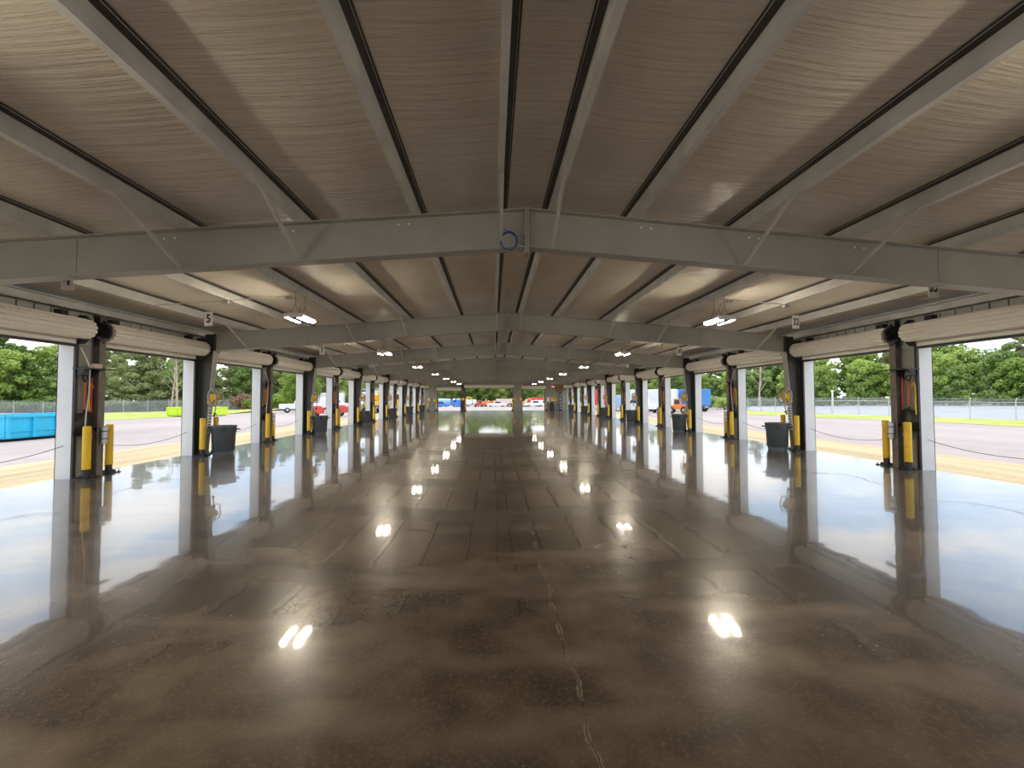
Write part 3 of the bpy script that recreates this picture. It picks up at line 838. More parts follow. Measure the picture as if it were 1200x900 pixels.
o = bevel(MB().box(6.62, 6.98, E0 - .05, E0 - .03, 1.15, 1.7).build('poster', M['white']), .004); tag(o, 'white notice on the end wall beside the yellow sign board', 'notice')
r = thing('waste_barrel', 'black barrel against the end wall under the yellow sign', 'barrel', (7.26, E0 - .45, 0))
MB().lathe([(.30, 0), (.32, .3), (.31, .85), (.24, .93), (0, .95)], 26).build('drum', M['black'], r)
MB().lathe([(.18, .93), (.18, 1.05), (.12, 1.12), (0, 1.13)], 20).build('lid', M['rubber'], r)
r = thing('label_rack', 'dark upright rack with a column of white labels in far right corner', 'rack', (8.35, E0 - .2, 0))
MB().box(-.16, -.12, -.05, .05, 0, 2.3).box(.12, .16, -.05, .05, 0, 2.3).box(-.16, .16, .03, .05, 0, 2.3).build('upright', M['black'], r)
for k in range(7): MB().box(-.10, .10, -.02, .02, .18 + k * .30, .30 + k * .30).build('label_card', M['white'], r)
r = thing('end_post', 'dark steel post between the left and middle end doors', 'post', (-4.38, E0 - .16, 0))
MB().box(-.2, .2, -.09, -.07, 0, 3.3).box(-.01, .01, -.07, .07, 0, 3.3).box(-.2, .2, .07, .09, 0, 3.3).build('steel_section', M['column'], r)
MB().box(-.24, .24, -.12, .12, 0, .02).build('base_plate', M['column'], r)
for k, (x, z, lab) in enumerate(((-8.75, 1.45, 'left edge of the end wall'), (-8.0, 1.36, 'end wall left of the narrow door'), (-4.38, 1.5, 'dark post between the end doors'), (2.3, 1.5, 'left edge of the grey end pier'), (3.2, 1.5, 'right edge of the grey end pier'))):
    r = thing('cord_reel', 'small yellow cord reel on the %s' % lab, 'reel', (x, E0 - (.40 if k == 2 else .16), z), 0, 'yellow reels at the end wall')
    MB().cyl((0, -.07, 0), (0, -.04, 0), .19, 18).cyl((0, .04, 0), (0, .07, 0), .19, 18).build('flange', M['yellow2'], r)
    MB().cyl((0, -.04, 0), (0, .13, 0), .10, 14).build('drum', M['rubber'], r)
for x, lab in ((-7.78, 'left of the narrow end door'), (-4.0, 'right of the dark end post'), (2.05, 'left of the grey end pier'), (6.45, 'right of the right end door'), (-8.85, 'in the far left corner')):
    dup(pbol, (x, E0 - .3, 0), 0, 'yellow bollard before the end wall, %s' % lab, 'yellow bollards at the end wall')

# ------------------------------------------------------------------ fences
def fence(line, label, hgt, shade, gap=3.0, arm=1, poles=()):
    r = thing('fence', label, 'fence')
    mesh = MB(); rails = MB(); step = []
    for a, b in zip(line[:-1], line[1:]):
        L = math.hypot(b[0] - a[0], b[1] - a[1]); k = max(1, round(L / gap))
        for j in range(k): step.append((a[0] + (b[0] - a[0]) * j / k, a[1] + (b[1] - a[1]) * j / k))
    step.append(line[-1])
    for p, q in zip(step[:-1], step[1:]):
        zp, zq = gz(p[0]), gz(q[0])
        mesh.add([(p[0], p[1], zp + .05), (q[0], q[1], zq + .05), (q[0], q[1], zq + hgt), (p[0], p[1], zp + hgt)], [(0, 1, 2, 3)])
        rails.tube([(p[0], p[1], zp + hgt), (q[0], q[1], zq + hgt)], .03, 6)
        for w in (.12, .24, .34): rails.tube([(p[0] + arm * .3 * w, p[1] - .5 * w, zp + hgt + w), (q[0] + arm * .3 * w, q[1] - .5 * w, zq + hgt + w)], .010, 4)
    mesh.build('wire_mesh', M['chainlink'], r); rails.build('rail', M['galv'], r)
    pm = MB().cyl((0, 0, -.1), (0, 0, hgt + .04), .045, 10).tube([(0, 0, hgt + .02), (arm * .12, -.2, hgt + .40)], .05, 8)
    proto = pm.build('fence_post', M['galv'], r); done = False
    for p in step[:98]:
        o = proto if not done else proto.copy()
        if done: col.objects.link(o)
        done = True; o.location = (p[0], p[1], gz(p[0]))
    return r
fence(FL, 'chain-link fence with angled posts beyond the left-hand tarmac', 1.95, 0, 3.6, 1)
fence(FR, 'chain-link fence with angled post tops beyond the right-hand grass', 1.75, 0, 3.0, -1)

# ------------------------------------------------------------------ dumpsters, vehicles, machines outside
def wheel(parent, x, y, r=.36, w=.24, name='wheel'):
    sgn = 1 if y > 0 else -1
    o = MB().lathe([(0, -w / 2), (r * .8, -w / 2), (r, -w / 2 + .04), (r, w / 2 - .04), (r * .8, w / 2), (0, w / 2)], 20).build(name, M['rubber'], parent)
    o.location = (x, y, r); o.rotation_euler = (pi / 2, 0, 0)
    h = MB().lathe([(0, -w / 2 - .01), (r * .5, -w / 2 - .01), (r * .5, w / 2 + .01), (0, w / 2 + .01)], 14).build('hub', M['galv'], o)
    return o
def dumpster(x, y, rz, L, W, H, m, label, z=None):
    r = thing('dumpster', label, 'dumpster', (x, y, gz(x, y) if z is None else z), rz)
    b = MB(); t = .05
    b.box(0, L, -W / 2, -W / 2 + t, .16, H).box(0, L, W / 2 - t, W / 2, .16, H).box(0, t, -W / 2, W / 2, .16, H).box(L - t, L, -W / 2, W / 2, .16, H).box(0, L, -W / 2, W / 2, .14, .2)
    b.build('bin', m, r)
    k = MB(); n_ = max(3, int(L / 1.05))
    for j in range(n_ + 1):
        xx = .06 + (L - .12) * j / n_
        for sy in (-1, 1): k.box(xx - .06, xx + .06, sy * W / 2, sy * (W / 2 + .09), .16, H)
    for sy in (-1, 1): k.box(0, L, sy * W / 2, sy * (W / 2 + .06), .40 * H, .40 * H + .05)
    k.build('side_rib', m, r)
    rm = MB()
    for sy in (-1, 1): rm.box(-.02, L + .02, sy * (W / 2 - .06), sy * (W / 2 + .11), H - .02, H + .09)
    rm.box(-.06, .05, -W / 2, W / 2, H - .02, H + .09).box(L - .05, L + .06, -W / 2, W / 2, H - .02, H + .09); rm.build('top_rim', m, r)
    MB().box(-.1, L + .1, -W / 2 + .35, -W / 2 + .5, 0, .15).box(-.1, L + .1, W / 2 - .5, W / 2 - .35, 0, .15).build('skid', M['rubber'], r)
    return r
dumpster(-22.9, 19.95, pi / 2 - .02, 4.3, 2.1, 1.10, M['p_cyan'], 'bright blue open dumpster on the tarmac outside the left doorway')
dumpster(-38.2, 52.9, -.08, 5.6, 2.2, 1.05, M['p_lime'], 'lime-green dumpster at the edge of the left-hand grass strip')

def truck(kind, x, y, rz, mbody, mcab, label, sc=1., group=None):
    r = thing({'box': 'box_truck', 'pickup': 'pickup_truck', 'van': 'van', 'trailer': 'trailer', 'tank': 'tank_truck', 'dump': 'dump_truck'}[kind], label, 'trailer' if kind == 'trailer' else 'van' if kind == 'van' else 'truck', (x, y, gz(x, y)), rz, group)
    r.scale = (sc, sc, sc)
    if kind == 'trailer':
        bevel(MB().box(-3.2, 3.2, -1.2, 1.2, .75, 3.0).build('box_body', mbody, r), .08)
        MB().box(-3.2, 3.2, -1.1, 1.1, .6, .75).beam((3.2, 0, .65), (4.6, 0, .6), .15, .12).build('chassis', M['p_grey'], r)
        for xx in (-.9, 0.0):
            for yy in (-1.05, 1.05): wheel(r, xx, yy, .36, .26)
        return r
    if kind == 'van' or kind == 'pickup':
        prof = {'van': [(-2.6, .45), (2.4, .45), (2.6, .7), (2.5, 1.15), (1.6, 1.3), (1.0, 2.1), (-2.5, 2.15), (-2.6, 1.9)],
                'pickup': [(-2.7, .5), (2.6, .5), (2.75, .75), (2.65, 1.15), (1.4, 1.22), (.8, 1.82), (-.6, 1.84), (-.85, 1.2), (-2.7, 1.2)]}[kind]
        bevel(MB().prism(prof, 'y', -.95, .95).build('body', mbody, r), .06)
        g = MB()
        if kind == 'van': g.prism([(1.5, 1.38), (1.02, 2.0), (-.2, 2.0), (-.2, 1.38)], 'y', -.96, .96)
        else: g.prism([(1.2, 1.28), (.78, 1.74), (-.55, 1.75), (-.7, 1.28)], 'y', -.96, .96)
        g.build('window_glass', M['p_glass'], r)
        for xx in (-1.75, 1.7):
            for yy in (-.86, .86): wheel(r, xx, yy, .36, .24)
        return r
    cab = bevel(MB().prism([(1.6, .6), (3.6, .6), (3.7, 1.4), (3.45, 2.4), (1.6, 2.45)], 'y', -1.1, 1.1).build('cab', mcab, r), .07)
    MB().prism([(2.3, 1.6), (3.58, 1.6), (3.40, 2.28), (2.3, 2.28)], 'y', -1.11, 1.11).build('window_glass', M['p_glass'], cab)
    MB().box(-3.4, 3.3, -.5, .5, .55, .8).build('chassis', M['p_grey'], r)
    if kind == 'box': bevel(MB().box(-3.4, 1.4, -1.2, 1.2, .85, 3.1).build('box_body', mbody, r), .05)
    if kind == 'tank': MB().tube([(-3.3, 0, 1.75), (-3.1, 0, 1.75), (1.2, 0, 1.75), (1.4, 0, 1.75)], [.7, .95, .95, .7], 22).build('tank', mbody, r)
    if kind == 'dump':
        MB().prism([(-3.5, 1.1), (-3.1, .9), (1.3, .9), (1.4, 2.2), (-3.6, 2.2)], 'y', -1.2, -1.1).prism([(-3.5, 1.1), (-3.1, .9), (1.3, .9), (1.4, 2.2), (-3.6, 2.2)], 'y', 1.1, 1.2).box(-3.4, 1.3, -1.15, 1.15, .9, 1.4).box(1.25, 1.5, -1.2, 1.2, .9, 2.6).build('tipper_bed', mbody, r)
    for xx in (-2.6, -1.6, 2.6):
        for yy in (-.95, .95): wheel(r, xx, yy, .48, .3)
    return r
def excavator(x, y, rz, m, label, sc=1.):
    r = thing('excavator', label, 'excavator', (x, y, gz(x, y)), rz); r.scale = (sc,) * 3
    for sy in (-1, 1):
        t = MB().prism([(-1.7, .35), (-1.4, 0), (1.4, 0), (1.7, .35), (1.4, .75), (-1.4, .75)], 'y', sy * .75, sy * 1.25).build('track', M['rubber'], r)
    bevel(MB().box(-1.8, 1.0, -1.2, 1.2, .95, 2.0).build('engine_housing', m, r), .1)
    c = MB().prism([(.2, 2.0), (1.2, 1.0), (1.4, 1.6), (1.1, 2.7), (.2, 2.75)], 'y', .2, 1.2).build('cab', m, r)
    MB().prism([(.4, 1.9), (1.2, 1.5), (1.05, 2.55), (.4, 2.6)], 'y', .19, 1.21).build('window_glass', M['p_glass'], c)
    MB().beam((.9, -.3, 1.5), (2.6, -.3, 4.3), .35, .5).beam((2.5, -.3, 4.35), (4.2, -.3, 4.0), .35, .42).build('boom', m, r)
    MB().beam((4.2, -.3, 4.1), (4.7, -.3, 2.0), .28, .36).build('stick', m, r)
    MB().prism([(4.4, 2.0), (4.9, 2.0), (4.9, 1.2), (4.2, .9), (3.8, 1.3)], 'y', -.8, .2).build('bucket', M['p_grey'], r)
    return r
def compressor(x, y, rz, m, label):
    r = thing('wheeled_machine', label, 'machine', (x, y, gz(x, y)), rz)
    bevel(MB().prism([(-.75, .38), (.75, .38), (.75, .95), (.55, 1.12), (-.55, 1.12), (-.75, .95)], 'y', -.5, .5).build('housing', m, r), .05)
    MB().cyl((-.2, -.53, .75), (-.2, -.5, .75), .2, 18).build('vent', M['rubber'], r)
    MB().beam((.7, 0, .42), (1.5, 0, .38), .08, .08).cyl((1.45, 0, 0), (1.45, 0, .4), .03, 8).build('tow_bar', M['p_grey'], r)
    MB().tube([(-.7, -.45, .95), (-.7, -.45, 1.3), (-.7, .45, 1.3), (-.7, .45, .95)], .03, 8).build('handle', m, r)
    for yy in (-.55, .55): wheel(r, 0, yy, .3, .18)
    return r
def loader(x, y, rz, m, label, sc=1.):
    r = thing('loader', label, 'loader', (x, y, gz(x, y)), rz); r.scale = (sc,) * 3
    bevel(MB().prism([(-2.2, .8), (1.2, .8), (1.2, 1.5), (0, 1.7), (-2.2, 1.7)], 'y', -.8, .8).build('body', m, r), .08)
    c = MB().prism([(-.7, 1.65), (.5, 1.65), (.4, 2.8), (-.7, 2.8)], 'y', -.65, .65).build('cab', m, r)
    MB().prism([(-.55, 1.8), (.38, 1.8), (.3, 2.6), (-.55, 2.6)], 'y', -.66, .66).build('window_glass', M['p_glass'], c)
    MB().beam((.6, -.5, 1.4), (2.3, -.5, .7), .16, .22).beam((.6, .5, 1.4), (2.3, .5, .7), .16, .22).build('lift_arm', m, r)
    MB().prism([(2.2, .15), (3.1, .15), (2.6, .45), (2.5, 1.1), (2.2, 1.1)], 'y', -1.1, 1.1).build('bucket', m, r)
    for xx in (-1.4, 1.0):
        for yy in (-.95, .95): wheel(r, xx, yy, .66, .45)
    return r
def toilet(x, y, rz, m, label):
    r = thing('portable_toilet', label, 'toilet', (x, y, gz(x, y)), rz)
    bevel(MB().box(-.58, .58, -.58, .58, .08, 2.05).build('cabin', m, r), .04)
    MB().box(-.4, .4, -.61, -.58, .18, 1.9).build('door_leaf', m, r); MB().prism([(-.62, 2.05), (.62, 2.05), (.3, 2.3), (-.3, 2.3)], 'y', -.62, .62).build('roof_cap', M['p_white'], r)
    MB().box(-.65, .65, -.65, .65, 0, .08).build('base', M['p_grey'], r)
    return r
def shed(x, y, rz, L, W, H, label):
    r = thing('site_building', label, 'building', (x, y, gz(x, y)), rz)
    b = MB().box(-L / 2, L / 2, -W / 2, W / 2, 0, H).build('walls', M['p_white'], r)
    MB().box(-L / 2 - .3, L / 2 + .3, -W / 2 - .3, W / 2 + .3, H, H + .25).build('roof_slab', M['p_grey'], r)
    for k in range(max(1, int(L / 3))):
        xx = -L / 2 + 1.5 + 3 * k
        MB().box(xx - .5, xx + .5, -W / 2 - .03, W / 2 + .03, 1.1, 2.1).build('window_pane', M['p_glass'], r)
    MB().box(L / 2, L / 2 + .04, -.5, .5, 0, 2.1).box(-L / 2 - .04, -L / 2, -.5, .5, 0, 2.1).build('door_leaf', M['p_lightblue'], r)
    return r
W_ = M['p_white']
# left side
compressor(-17.3, 41.6, .2, M['p_red'], 'red wheeled machine outside the left openings, nearer of two')
compressor(-15.8, 43.9, .1, M['p_red'], 'red wheeled machine outside the left openings, farther of two')
truck('pickup', -27.5, 62.0, .5, W_, W_, 'white pickup parked outside left, in front of the bushy tree')
truck('van', -27.0, 72.0, .3, W_, W_, 'white van outside left, behind the nearer red machine')
truck('box', -24.5, 84.0, .9, W_, W_, 'white box truck outside left, behind the farther red machine')
truck('trailer', -31.0, 80.0, .2, W_, W_, 'white trailer outside left, beside the white van')
truck('pickup', -16.8, 56.0, 1.3, W_, W_, 'white pickup outside left, close to the far left openings')
shed(-16.5, 68.0, pi / 2, 9, 5, 3.0, 'white site building outside the far left openings')
truck('dump', -14.6, 56.0, 1.5, M['p_yellow'], M['p_yellow'], 'yellow tipper truck outside the far left openings')
# right side
truck('box', 26.5, 60.0, 2.2, M['p_blue'], W_, 'blue box truck outside right, seen past the fourth column')
loader(21.0, 49.5, 2.6, M['p_orange'], 'orange wheel loader on the tarmac outside right', .62)
truck('trailer', 21.5, 58.5, 2.6, W_, W_, 'white trailer outside right, behind the orange loader')
truck('pickup', 17.6, 52.0, 1.9, W_, W_, 'white pickup outside right, left of the orange loader', .9)
truck('van', 17.5, 60.0, 1.2, M['p_lightblue'], W_, 'pale blue van outside the far right openings')
truck('trailer', 16.2, 67.0, 1.5, M['p_red'], W_, 'red trailer outside the far right openings')
# far end
truck('pickup', -15.1, 119.3, 0.1, M['p_blue'], W_, 'blue pickup beyond the narrow left end door')
truck('tank', -14.7, 132.1, 0.15, M['p_lightblue'], M['p_blue'], 'pale blue tank truck behind the blue pickup')
toilet(-9.3, 110.2, 0, M['p_blue'], 'blue portable toilet beyond the narrow left end door')
excavator(-9.2, 119.3, .35, M['p_yellow'], 'yellow excavator with raised arm beyond the middle end door', .68)
loader(-3.9, 116.4, .3, M['p_red'], 'red wheel loader beside the yellow excavator', .7)
truck('dump', -1.6, 146.3, 0.05, M['p_orange'], M['p_orange'], 'orange dump truck beyond the middle end door', .8)
truck('trailer', -8.7, 147.0, 0.0, W_, W_, 'white trailer beyond the middle end door, left of the orange truck', .8)
truck('trailer', 3.3, 147.7, 0.0, M['p_pink'], W_, 'pinkish box trailer right of the orange dump truck', .85)
loader(5.3, 119.3, 2.9, M['p_yellow'], 'yellow wheel loader beyond the middle end door at its right edge', .95)
truck('pickup', 0.5, 110.8, 0.1, W_, W_, 'white pickup nearest beyond the middle end door', .9)
truck('trailer', 14.7, 143.4, 0.0, M['p_red'], W_, 'long red trailer beyond the right end door')
excavator(8.6, 130.6, .2, M['p_yellow'], 'small yellow excavator beyond the right end door', .6)
truck('van', 12.7, 113.6, 0.1, W_, W_, 'white van beyond the right end door', .9)
truck('pickup', 9.3, 101.5, 0.15, W_, W_, 'white pickup nearest beyond the right end door', .85)
# boards and poles in the right-hand lot
o = bevel(MB().box(-1.5, 1.5, -.12, .12, .35, .95).box(-1.3, -1.1, -.08, .08, 0, .35).box(1.1, 1.3, -.08, .08, 0, .35).build('barrier', M['p_grey']), .02)
o.location = (52.0, 50.0, gz(52)); o.rotation_euler = (0, 0, .7); tag(o, 'low grey barrier in the lot behind the right-hand fence', 'barrier')
o = MB().cyl((0, 0, 0), (0, 0, 3.0), .09, 10).box(-.12, .12, -.12, .12, 2.9, 3.05).build('utility_pole', M['p_white']); o.location = (42.3, 52.5, gz(42)); tag(o, 'white pole standing in the right-hand fence line', 'pole')
o = bevel(MB().prism([(-1.1, .3), (1.1, .3), (1.1, .8), (.5, .9), (.2, 1.4), (-.8, 1.4), (-1.1, .9)], 'y', -.6, .6).box(-.8, -.4, -.65, .65, 0, .35).box(.4, .8, -.65, .65, 0, .35).build('utility_cart', M['p_yellow']), .03)
o.location = (100, 66, gz(100)); o.scale = (1.4,) * 3; tag(o, 'small yellow utility vehicle at the edge of the wood on the right', 'vehicle')

# ------------------------------------------------------------------ trees
def leaf_cloud(blobs, per, size, rng, flat=.6):
    mb = MB()
    for (cx, cy, cz, rx, ry, rz) in blobs:
        for _ in range(per):
            while True:
                d = Vector((rng.uniform(-1, 1), rng.uniform(-1, 1), rng.uniform(-1, 1)))
                if .1 < d.length < 1: break
            d = d.normalized() * (.55 + .45 * rng.random() ** .5)
            p = Vector((cx + d.x * rx, cy + d.y * ry, cz + d.z * rz))
            nrm = (d + Vector((rng.uniform(-1, 1), rng.uniform(-1, 1), rng.uniform(-.2, 1.4))) * flat).normalized()
            a = nrm.cross(Vector((rng.uniform(-1, 1), rng.uniform(-1, 1), rng.uniform(-1, 1)))).normalized(); b = nrm.cross(a)
            s_ = size * rng.uniform(.6, 1.35)
            mb.add([p + a * s_, p + b * s_ * .55, p - a * s_, p - b * s_ * .55], [(0, 1, 2, 3)])
        # woody, leafy core of every spray
        mb.lathe([(0, -rz * .35), (rx * .3, -rz * .2), (rx * .36, 0), (rx * .28, rz * .2), (0, rz * .35)], 7, (cx, cy, cz), False)
    return mb
def tree_proto(name, kind, H, mleaf, mbark, seed):
    rng = random.Random(seed)
    r = thing(name, 'x', 'tree')
    t = MB(); blobs = []
    if kind == 'pine':
        t.tube([(0, 0, -.3), (.1, .05, H * .4), (-.05, .1, H * .75), (0, 0, H * .95)], [.24, .19, .12, .04], 8)
        for k in range(13):
            z = H * (.16 + .82 * k / 12); rad = (1.25 - .95 * (k / 12)) * H * .20 * rng.uniform(.7, 1.15); a = k * 2.4
            c = (cos(a) * rad * .75, sin(a) * rad * .75, z)
            blobs.append((*c, rad * .85, rad * .85, H * .055))
            t.tube([(0, 0, z - .5), (c[0] * .8, c[1] * .8, z)], [.06, .02], 5)
    elif kind == 'round':
        t.tube([(0, 0, -.3), (.15, 0, H * .22), (0, .1, H * .5)], [.26, .2, .10], 8)
        for k in range(17):
            a = k * 2.4; u = (k + .5) / 17; z = H * (.17 + .75 * u); rad = H * .26 * math.sqrt(max(.05, 1 - (2 * u - .85) ** 2 / 1.5))
            c = (cos(a) * rad * .8, sin(a) * rad * .8, z)
            blobs.append((*c, H * .13 * rng.uniform(.8, 1.25), H * .13 * rng.uniform(.8, 1.25), H * .085))
            if k % 2 == 0: t.tube([(0, 0, H * .2), (c[0] * .5, c[1] * .5, z - H * .12), (c[0] * .9, c[1] * .9, z)], [.10, .06, .02], 5)
    elif kind == 'bush':
        for k in range(9):
            a = k * 2.4; rad = H * .5 * math.sqrt(k / 9)
            blobs.append((cos(a) * rad, sin(a) * rad, H * (.35 + .3 * rng.random()), H * .35, H * .35, H * .28))
            t.tube([(0, 0, -.1), (cos(a) * rad * .8, sin(a) * rad * .8, H * .4)], [.05, .02], 5)
    elif kind == 'bare':
        t.tube([(0, 0, -.3), (.2, 0, H * .3), (.5, .1, H * .62), (.9, 0, H)], [.20, .17, .11, .03], 7)
        for k in range(12):
            z = H * (.3 + .055 * k); a = k * 2.1; L = H * .22 * rng.uniform(.7, 1.2)
            b0 = (.4, 0, z); b1 = (.4 + cos(a) * L * .6, sin(a) * L * .6, z + L * .7); b2 = (.4 + cos(a) * L, sin(a) * L, z + L * 1.2)
            t.tube([b0, b1, b2], [.07, .04, .015], 5)
            if k % 3 == 0: blobs.append((*b2, H * .09, H * .09, H * .05))
    per = {'pine': 150, 'round': 150, 'bush': 110, 'bare': 60}[kind]
    leaf_cloud(blobs, per, {'pine': .34, 'round': .36, 'bush': .24, 'bare': .25}[kind] * (H / 12 if kind != 'bush' else 1), rng).build('crown', mleaf, r)
    t.build('trunk', mbark, r)
    return r
TP = {
    'pine': [tree_proto('pine_tree', 'pine', 14, M['leaf_pine'], M['bark'], 1), tree_proto('pine_tree', 'pine', 12, M['leaf_mid'], M['bark'], 2)],
    'round': [tree_proto('leafy_tree', 'round', 12, M['leaf_bright'], M['bark'], 3), tree_proto('leafy_tree', 'round', 11, M['leaf_mid'], M['bark'], 4)],
    'bush': [tree_proto('bush', 'bush', 3.0, M['leaf_bright'], M['bark'], 5)],
    'dead': [tree_proto('bush', 'bush', 3.0, M['leaf_dead'], M['bark'], 6)],
    'scrub': [tree_proto('scrub_bush', 'bush', 3.2, M['leaf_mid'], M['bark'], 8), tree_proto('scrub_bush', 'bush', 2.6, M['leaf_bright'], M['bark'], 9)],
    'bare': [tree_proto('bare_tree', 'bare', 11, M['leaf_mid'], M['bark_pale'], 7)],
}
tused = set()
def tree(kind, v, x, y, sc, label, group, cat=None):
    k = (kind, v % len(TP[kind])); p = TP[k[0]][k[1]]
    o = p if k not in tused else copy_tree(p); tused.add(k)
    o.location = (x, y, gz(x, y) + .02); o.rotation_euler = (0, 0, rt.random() * 6.28); o.scale = (sc, sc, sc * rt.uniform(.92, 1.1))
    tag(o, label, cat or ('bush' if kind in ('bush', 'dead') else 'tree'), group)
rt = random.Random(11)
LAB = {('pine', 0): 'tall olive-green pine', ('pine', 1): 'tall dark green pine', ('round', 0): 'bright green leafy tree', ('round', 1): 'deep green leafy tree'}
def wood(path, n, side, mixp, sc, back=0.):
    seg = []
    for a, b in zip(path[:-1], path[1:]): seg.append(math.hypot(b[0] - a[0], b[1] - a[1]))
    tot = sum(seg)
    for k in range(n):
        d = tot * (k + .5 + rt.uniform(-.3, .3)) / n; j = 0
        while j < len(seg) - 1 and d > seg[j]: d -= seg[j]; j += 1
        a, b = path[j], path[j + 1]; t = d / seg[j]
        x = a[0] + (b[0] - a[0]) * t + rt.uniform(-2, 2); y = a[1] + (b[1] - a[1]) * t + rt.uniform(-2, 2)
        kd = 'pine' if rt.random() < mixp else 'round'; v = rt.randrange(2)
        row = 'front' if not back else 'back'
        tree(kd, v, x, y, sc * rt.uniform(.85, 1.15), '%s in the %s rows of the wood on the %s' % (LAB[(kd, v)], row, side), '%ss, %s rows, %s wood' % (LAB[(kd, v)], row, side))
wood([(-104, 74), (-90, 86), (-74, 95), (-58, 101), (-48, 112), (-52, 150), (-46, 200)], 44, 'left', .62, 1.0)
wood([(-120, 78), (-100, 96), (-80, 108), (-64, 116), (-60, 150), (-62, 200), (-60, 250)], 46, 'left', .75, 1.18, 1)
wood([(-132, 92), (-108, 112), (-86, 124), (-76, 150), (-78, 220)], 30, 'left', .8, 1.35, 1)
wood([(128, 50), (120, 74), (112, 94), (100, 112), (82, 128), (62, 140), (56, 190), (48, 240)], 58, 'right', .30, 1.0)
wood([(150, 50), (138, 80), (128, 102), (112, 124), (92, 142), (74, 156), (68, 220)], 54, 'right', .45, 1.25, 1)
wood([(-44, 205), (-25, 195), (0, 190), (22, 195), (44, 205)], 22, 'far end', .2, .95)
wood([(-50, 220), (-25, 212), (0, 208), (25, 212), (50, 220)], 20, 'far end', .3, 1.2, 1)
tree('bare', 0, -61, 85.5, 1.15, 'pale bare-trunked tree leaning behind the lime-green dumpster', None)
tree('bare', 0, -63.2, 87, .95, 'pale bare-trunked tree just left of the leaning one behind the lime dumpster', None)
tree('bare', 0, 66, 105, 1.1, 'greyish half-bare tree in the wood seen left of the second right column', None)
tree('bare', 0, 74, 100, 1.0, 'greyish half-bare tree in the wood, right of its bare neighbour', None)
tree('dead', 0, -52, 92.0, 1.3, 'rust-brown dead bush behind the left-hand fence', None)
for k, (x, y, sc) in enumerate(((-46, 91, 1.1), (-43, 93, .9), (-49, 89.5, .8), (-40, 95, 1.2), (-44.5, 96, 1.3))):
    tree('bush', 0, x, y, sc, 'light green bush overgrowing the far end of the left-hand fence', 'bushes at the left-hand fence')
for k, (x, y, sc) in enumerate(((38, 70, .8), (39.5, 68, .7), (37, 74, .9), (36, 80, 1.0))):
    tree('bush', 0, x, y, sc, 'light green bush at the far end of the right-hand fence', 'bushes at the right-hand fence')
def scrub(path, n, side):
    for k in range(n):
        t = (k + rt.random()) / n * (len(path) - 1); j = min(int(t), len(path) - 2); u = t - j
        x = path[j][0] + (path[j + 1][0] - path[j][0]) * u + rt.uniform(-1, 1); y = path[j][1] + (path[j + 1][1] - path[j][1]) * u + rt.uniform(-1, 1)
        tree('scrub', k, x, y, rt.uniform(.8, 1.35), 'dark green scrub bush at the foot of the wood on the %s' % side, 'scrub along the wood on the %s' % side, 'bush')
scrub([(-110, 72), (-92, 84), (-76, 93), (-60, 99), (-48, 108), (-50, 150), (-46, 200)], 56, 'left')
scrub([(126, 48), (118, 74), (110, 94), (98, 112), (80, 128), (60, 140), (54, 190), (48, 240)], 70, 'right')
for x_, y_, k_ in ((-3, 187, 1), (-8, 191, .9), (3, 186, 1), (-14, 189, .95), (8, 188, .9), (0, 200, 1.3), (-6, 202, 1.3), (14, 186, .9), (20, 188, 1)):
    tree('round', int(k_ * 10), x_, y_, k_, 'bright green tree filling the middle of the wood on the far end', 'trees in the middle of the far-end wood')
scrub([(-44, 203), (0, 188), (44, 203)], 26, 'far end')
tree('round', 0, -34, 78, .78, 'yellow-green spreading tree outside left, before the wood', None)
tree('round', 0, -37, 82, .80, 'yellow-green spreading tree just behind its neighbour outside left', None)

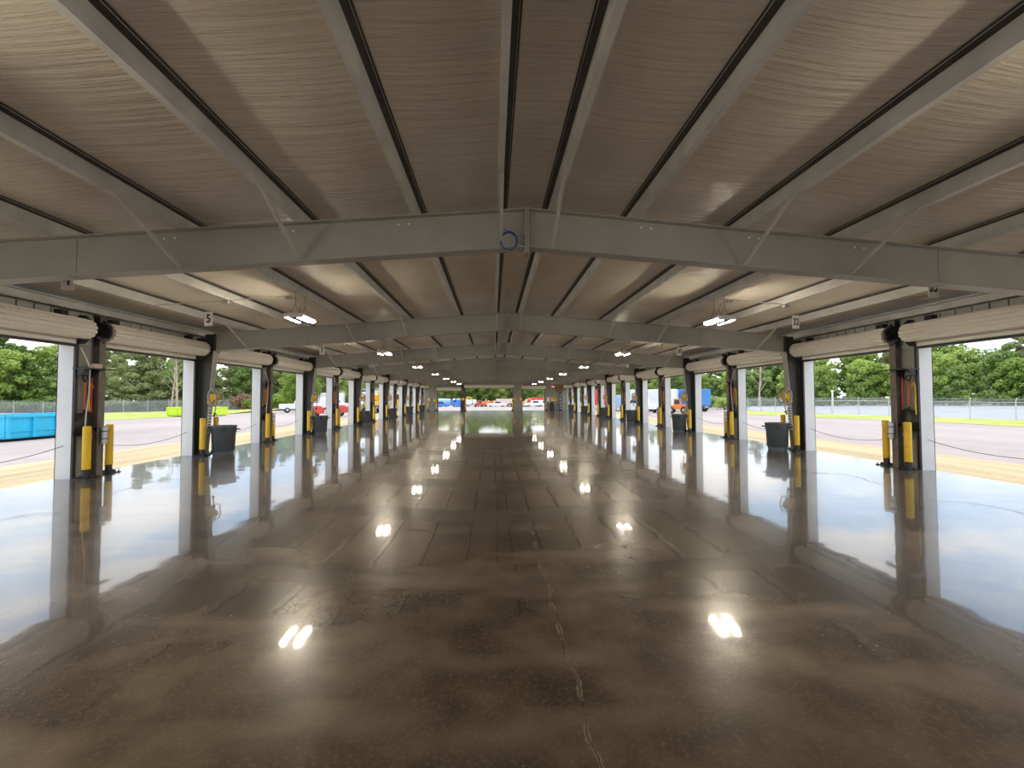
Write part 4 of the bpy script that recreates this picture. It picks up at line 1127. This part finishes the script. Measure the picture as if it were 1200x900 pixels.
# ------------------------------------------------------------------ light
sc = bpy.context.scene
wd = bpy.data.worlds.new('World'); sc.world = wd; wd.use_nodes = True
nt = wd.node_tree; bg = nt.nodes['Background']
tc = nt.nodes.new('ShaderNodeTexCoord'); sp = nt.nodes.new('ShaderNodeSeparateXYZ'); lk(nt, tc.outputs['Generated'], sp.inputs[0])
zc = math_n(nt, 'MAXIMUM', sp.outputs['Z'], 0.0)
sky = ramp(nt, zc, [(0.0, (.86, .93, 1.0)), (.22, (.50, .70, .96)), (1.0, (.12, .30, .72))])
mp = nt.nodes.new('ShaderNodeMapping'); mp.inputs['Scale'].default_value = (1, 1, 3.2); lk(nt, tc.outputs['Generated'], mp.inputs['Vector'])
cl = noise(nt, 3.6, 7, mp.outputs['Vector'], .6)
clo = ramp(nt, cl, [(.42, (0, 0, 0)), (.56, (1, 1, 1))])
skyc = mixc(nt, clo, sky, (.98, .98, .97))
lk(nt, skyc, bg.inputs['Color']); bg.inputs['Strength'].default_value = 1.05
su = bpy.data.lights.new('sun', 'SUN'); su.energy = 1.65; su.angle = radians(.6); su.color = (1, .95, .86)
so = bpy.data.objects.new('sun', su); col.objects.link(so)
so.rotation_euler = Vector((.10, -.42, -.90)).to_track_quat('-Z', 'Y').to_euler()

# ------------------------------------------------------------------ camera
cam = bpy.data.cameras.new('camera'); co = bpy.data.objects.new('camera', cam); col.objects.link(co)
yaw, pitch, roll = .0442, .0322, -.0024
fw = Vector((sin(yaw) * cos(pitch), cos(yaw) * cos(pitch), sin(pitch)))
rt0 = Vector((cos(yaw), -sin(yaw), 0)); up0 = rt0.cross(fw)
R_ = rt0 * cos(roll) + up0 * sin(roll); U_ = -rt0 * sin(roll) + up0 * cos(roll)
mw = Matrix((R_, U_, -fw)).transposed().to_4x4(); mw.translation = Vector((-.467, 0, 1.65))
co.matrix_world = mw
cam.sensor_width = 36; cam.lens = 504.7 / 1200 * 36; cam.clip_start = .05; cam.clip_end = 1500
sc.camera = co
sc.view_settings.view_transform = 'Standard'; sc.view_settings.look = 'None'
sc.view_settings.exposure = 1.1; sc.view_settings.gamma = 1; sc.view_settings.use_curve_mapping = False
sc.cycles.use_denoising = True
sc.cycles.max_bounces = 10; sc.cycles.diffuse_bounces = 6; sc.cycles.glossy_bounces = 4; sc.cycles.transparent_max_bounces = 12
sc.cycles.sample_clamp_indirect = 8
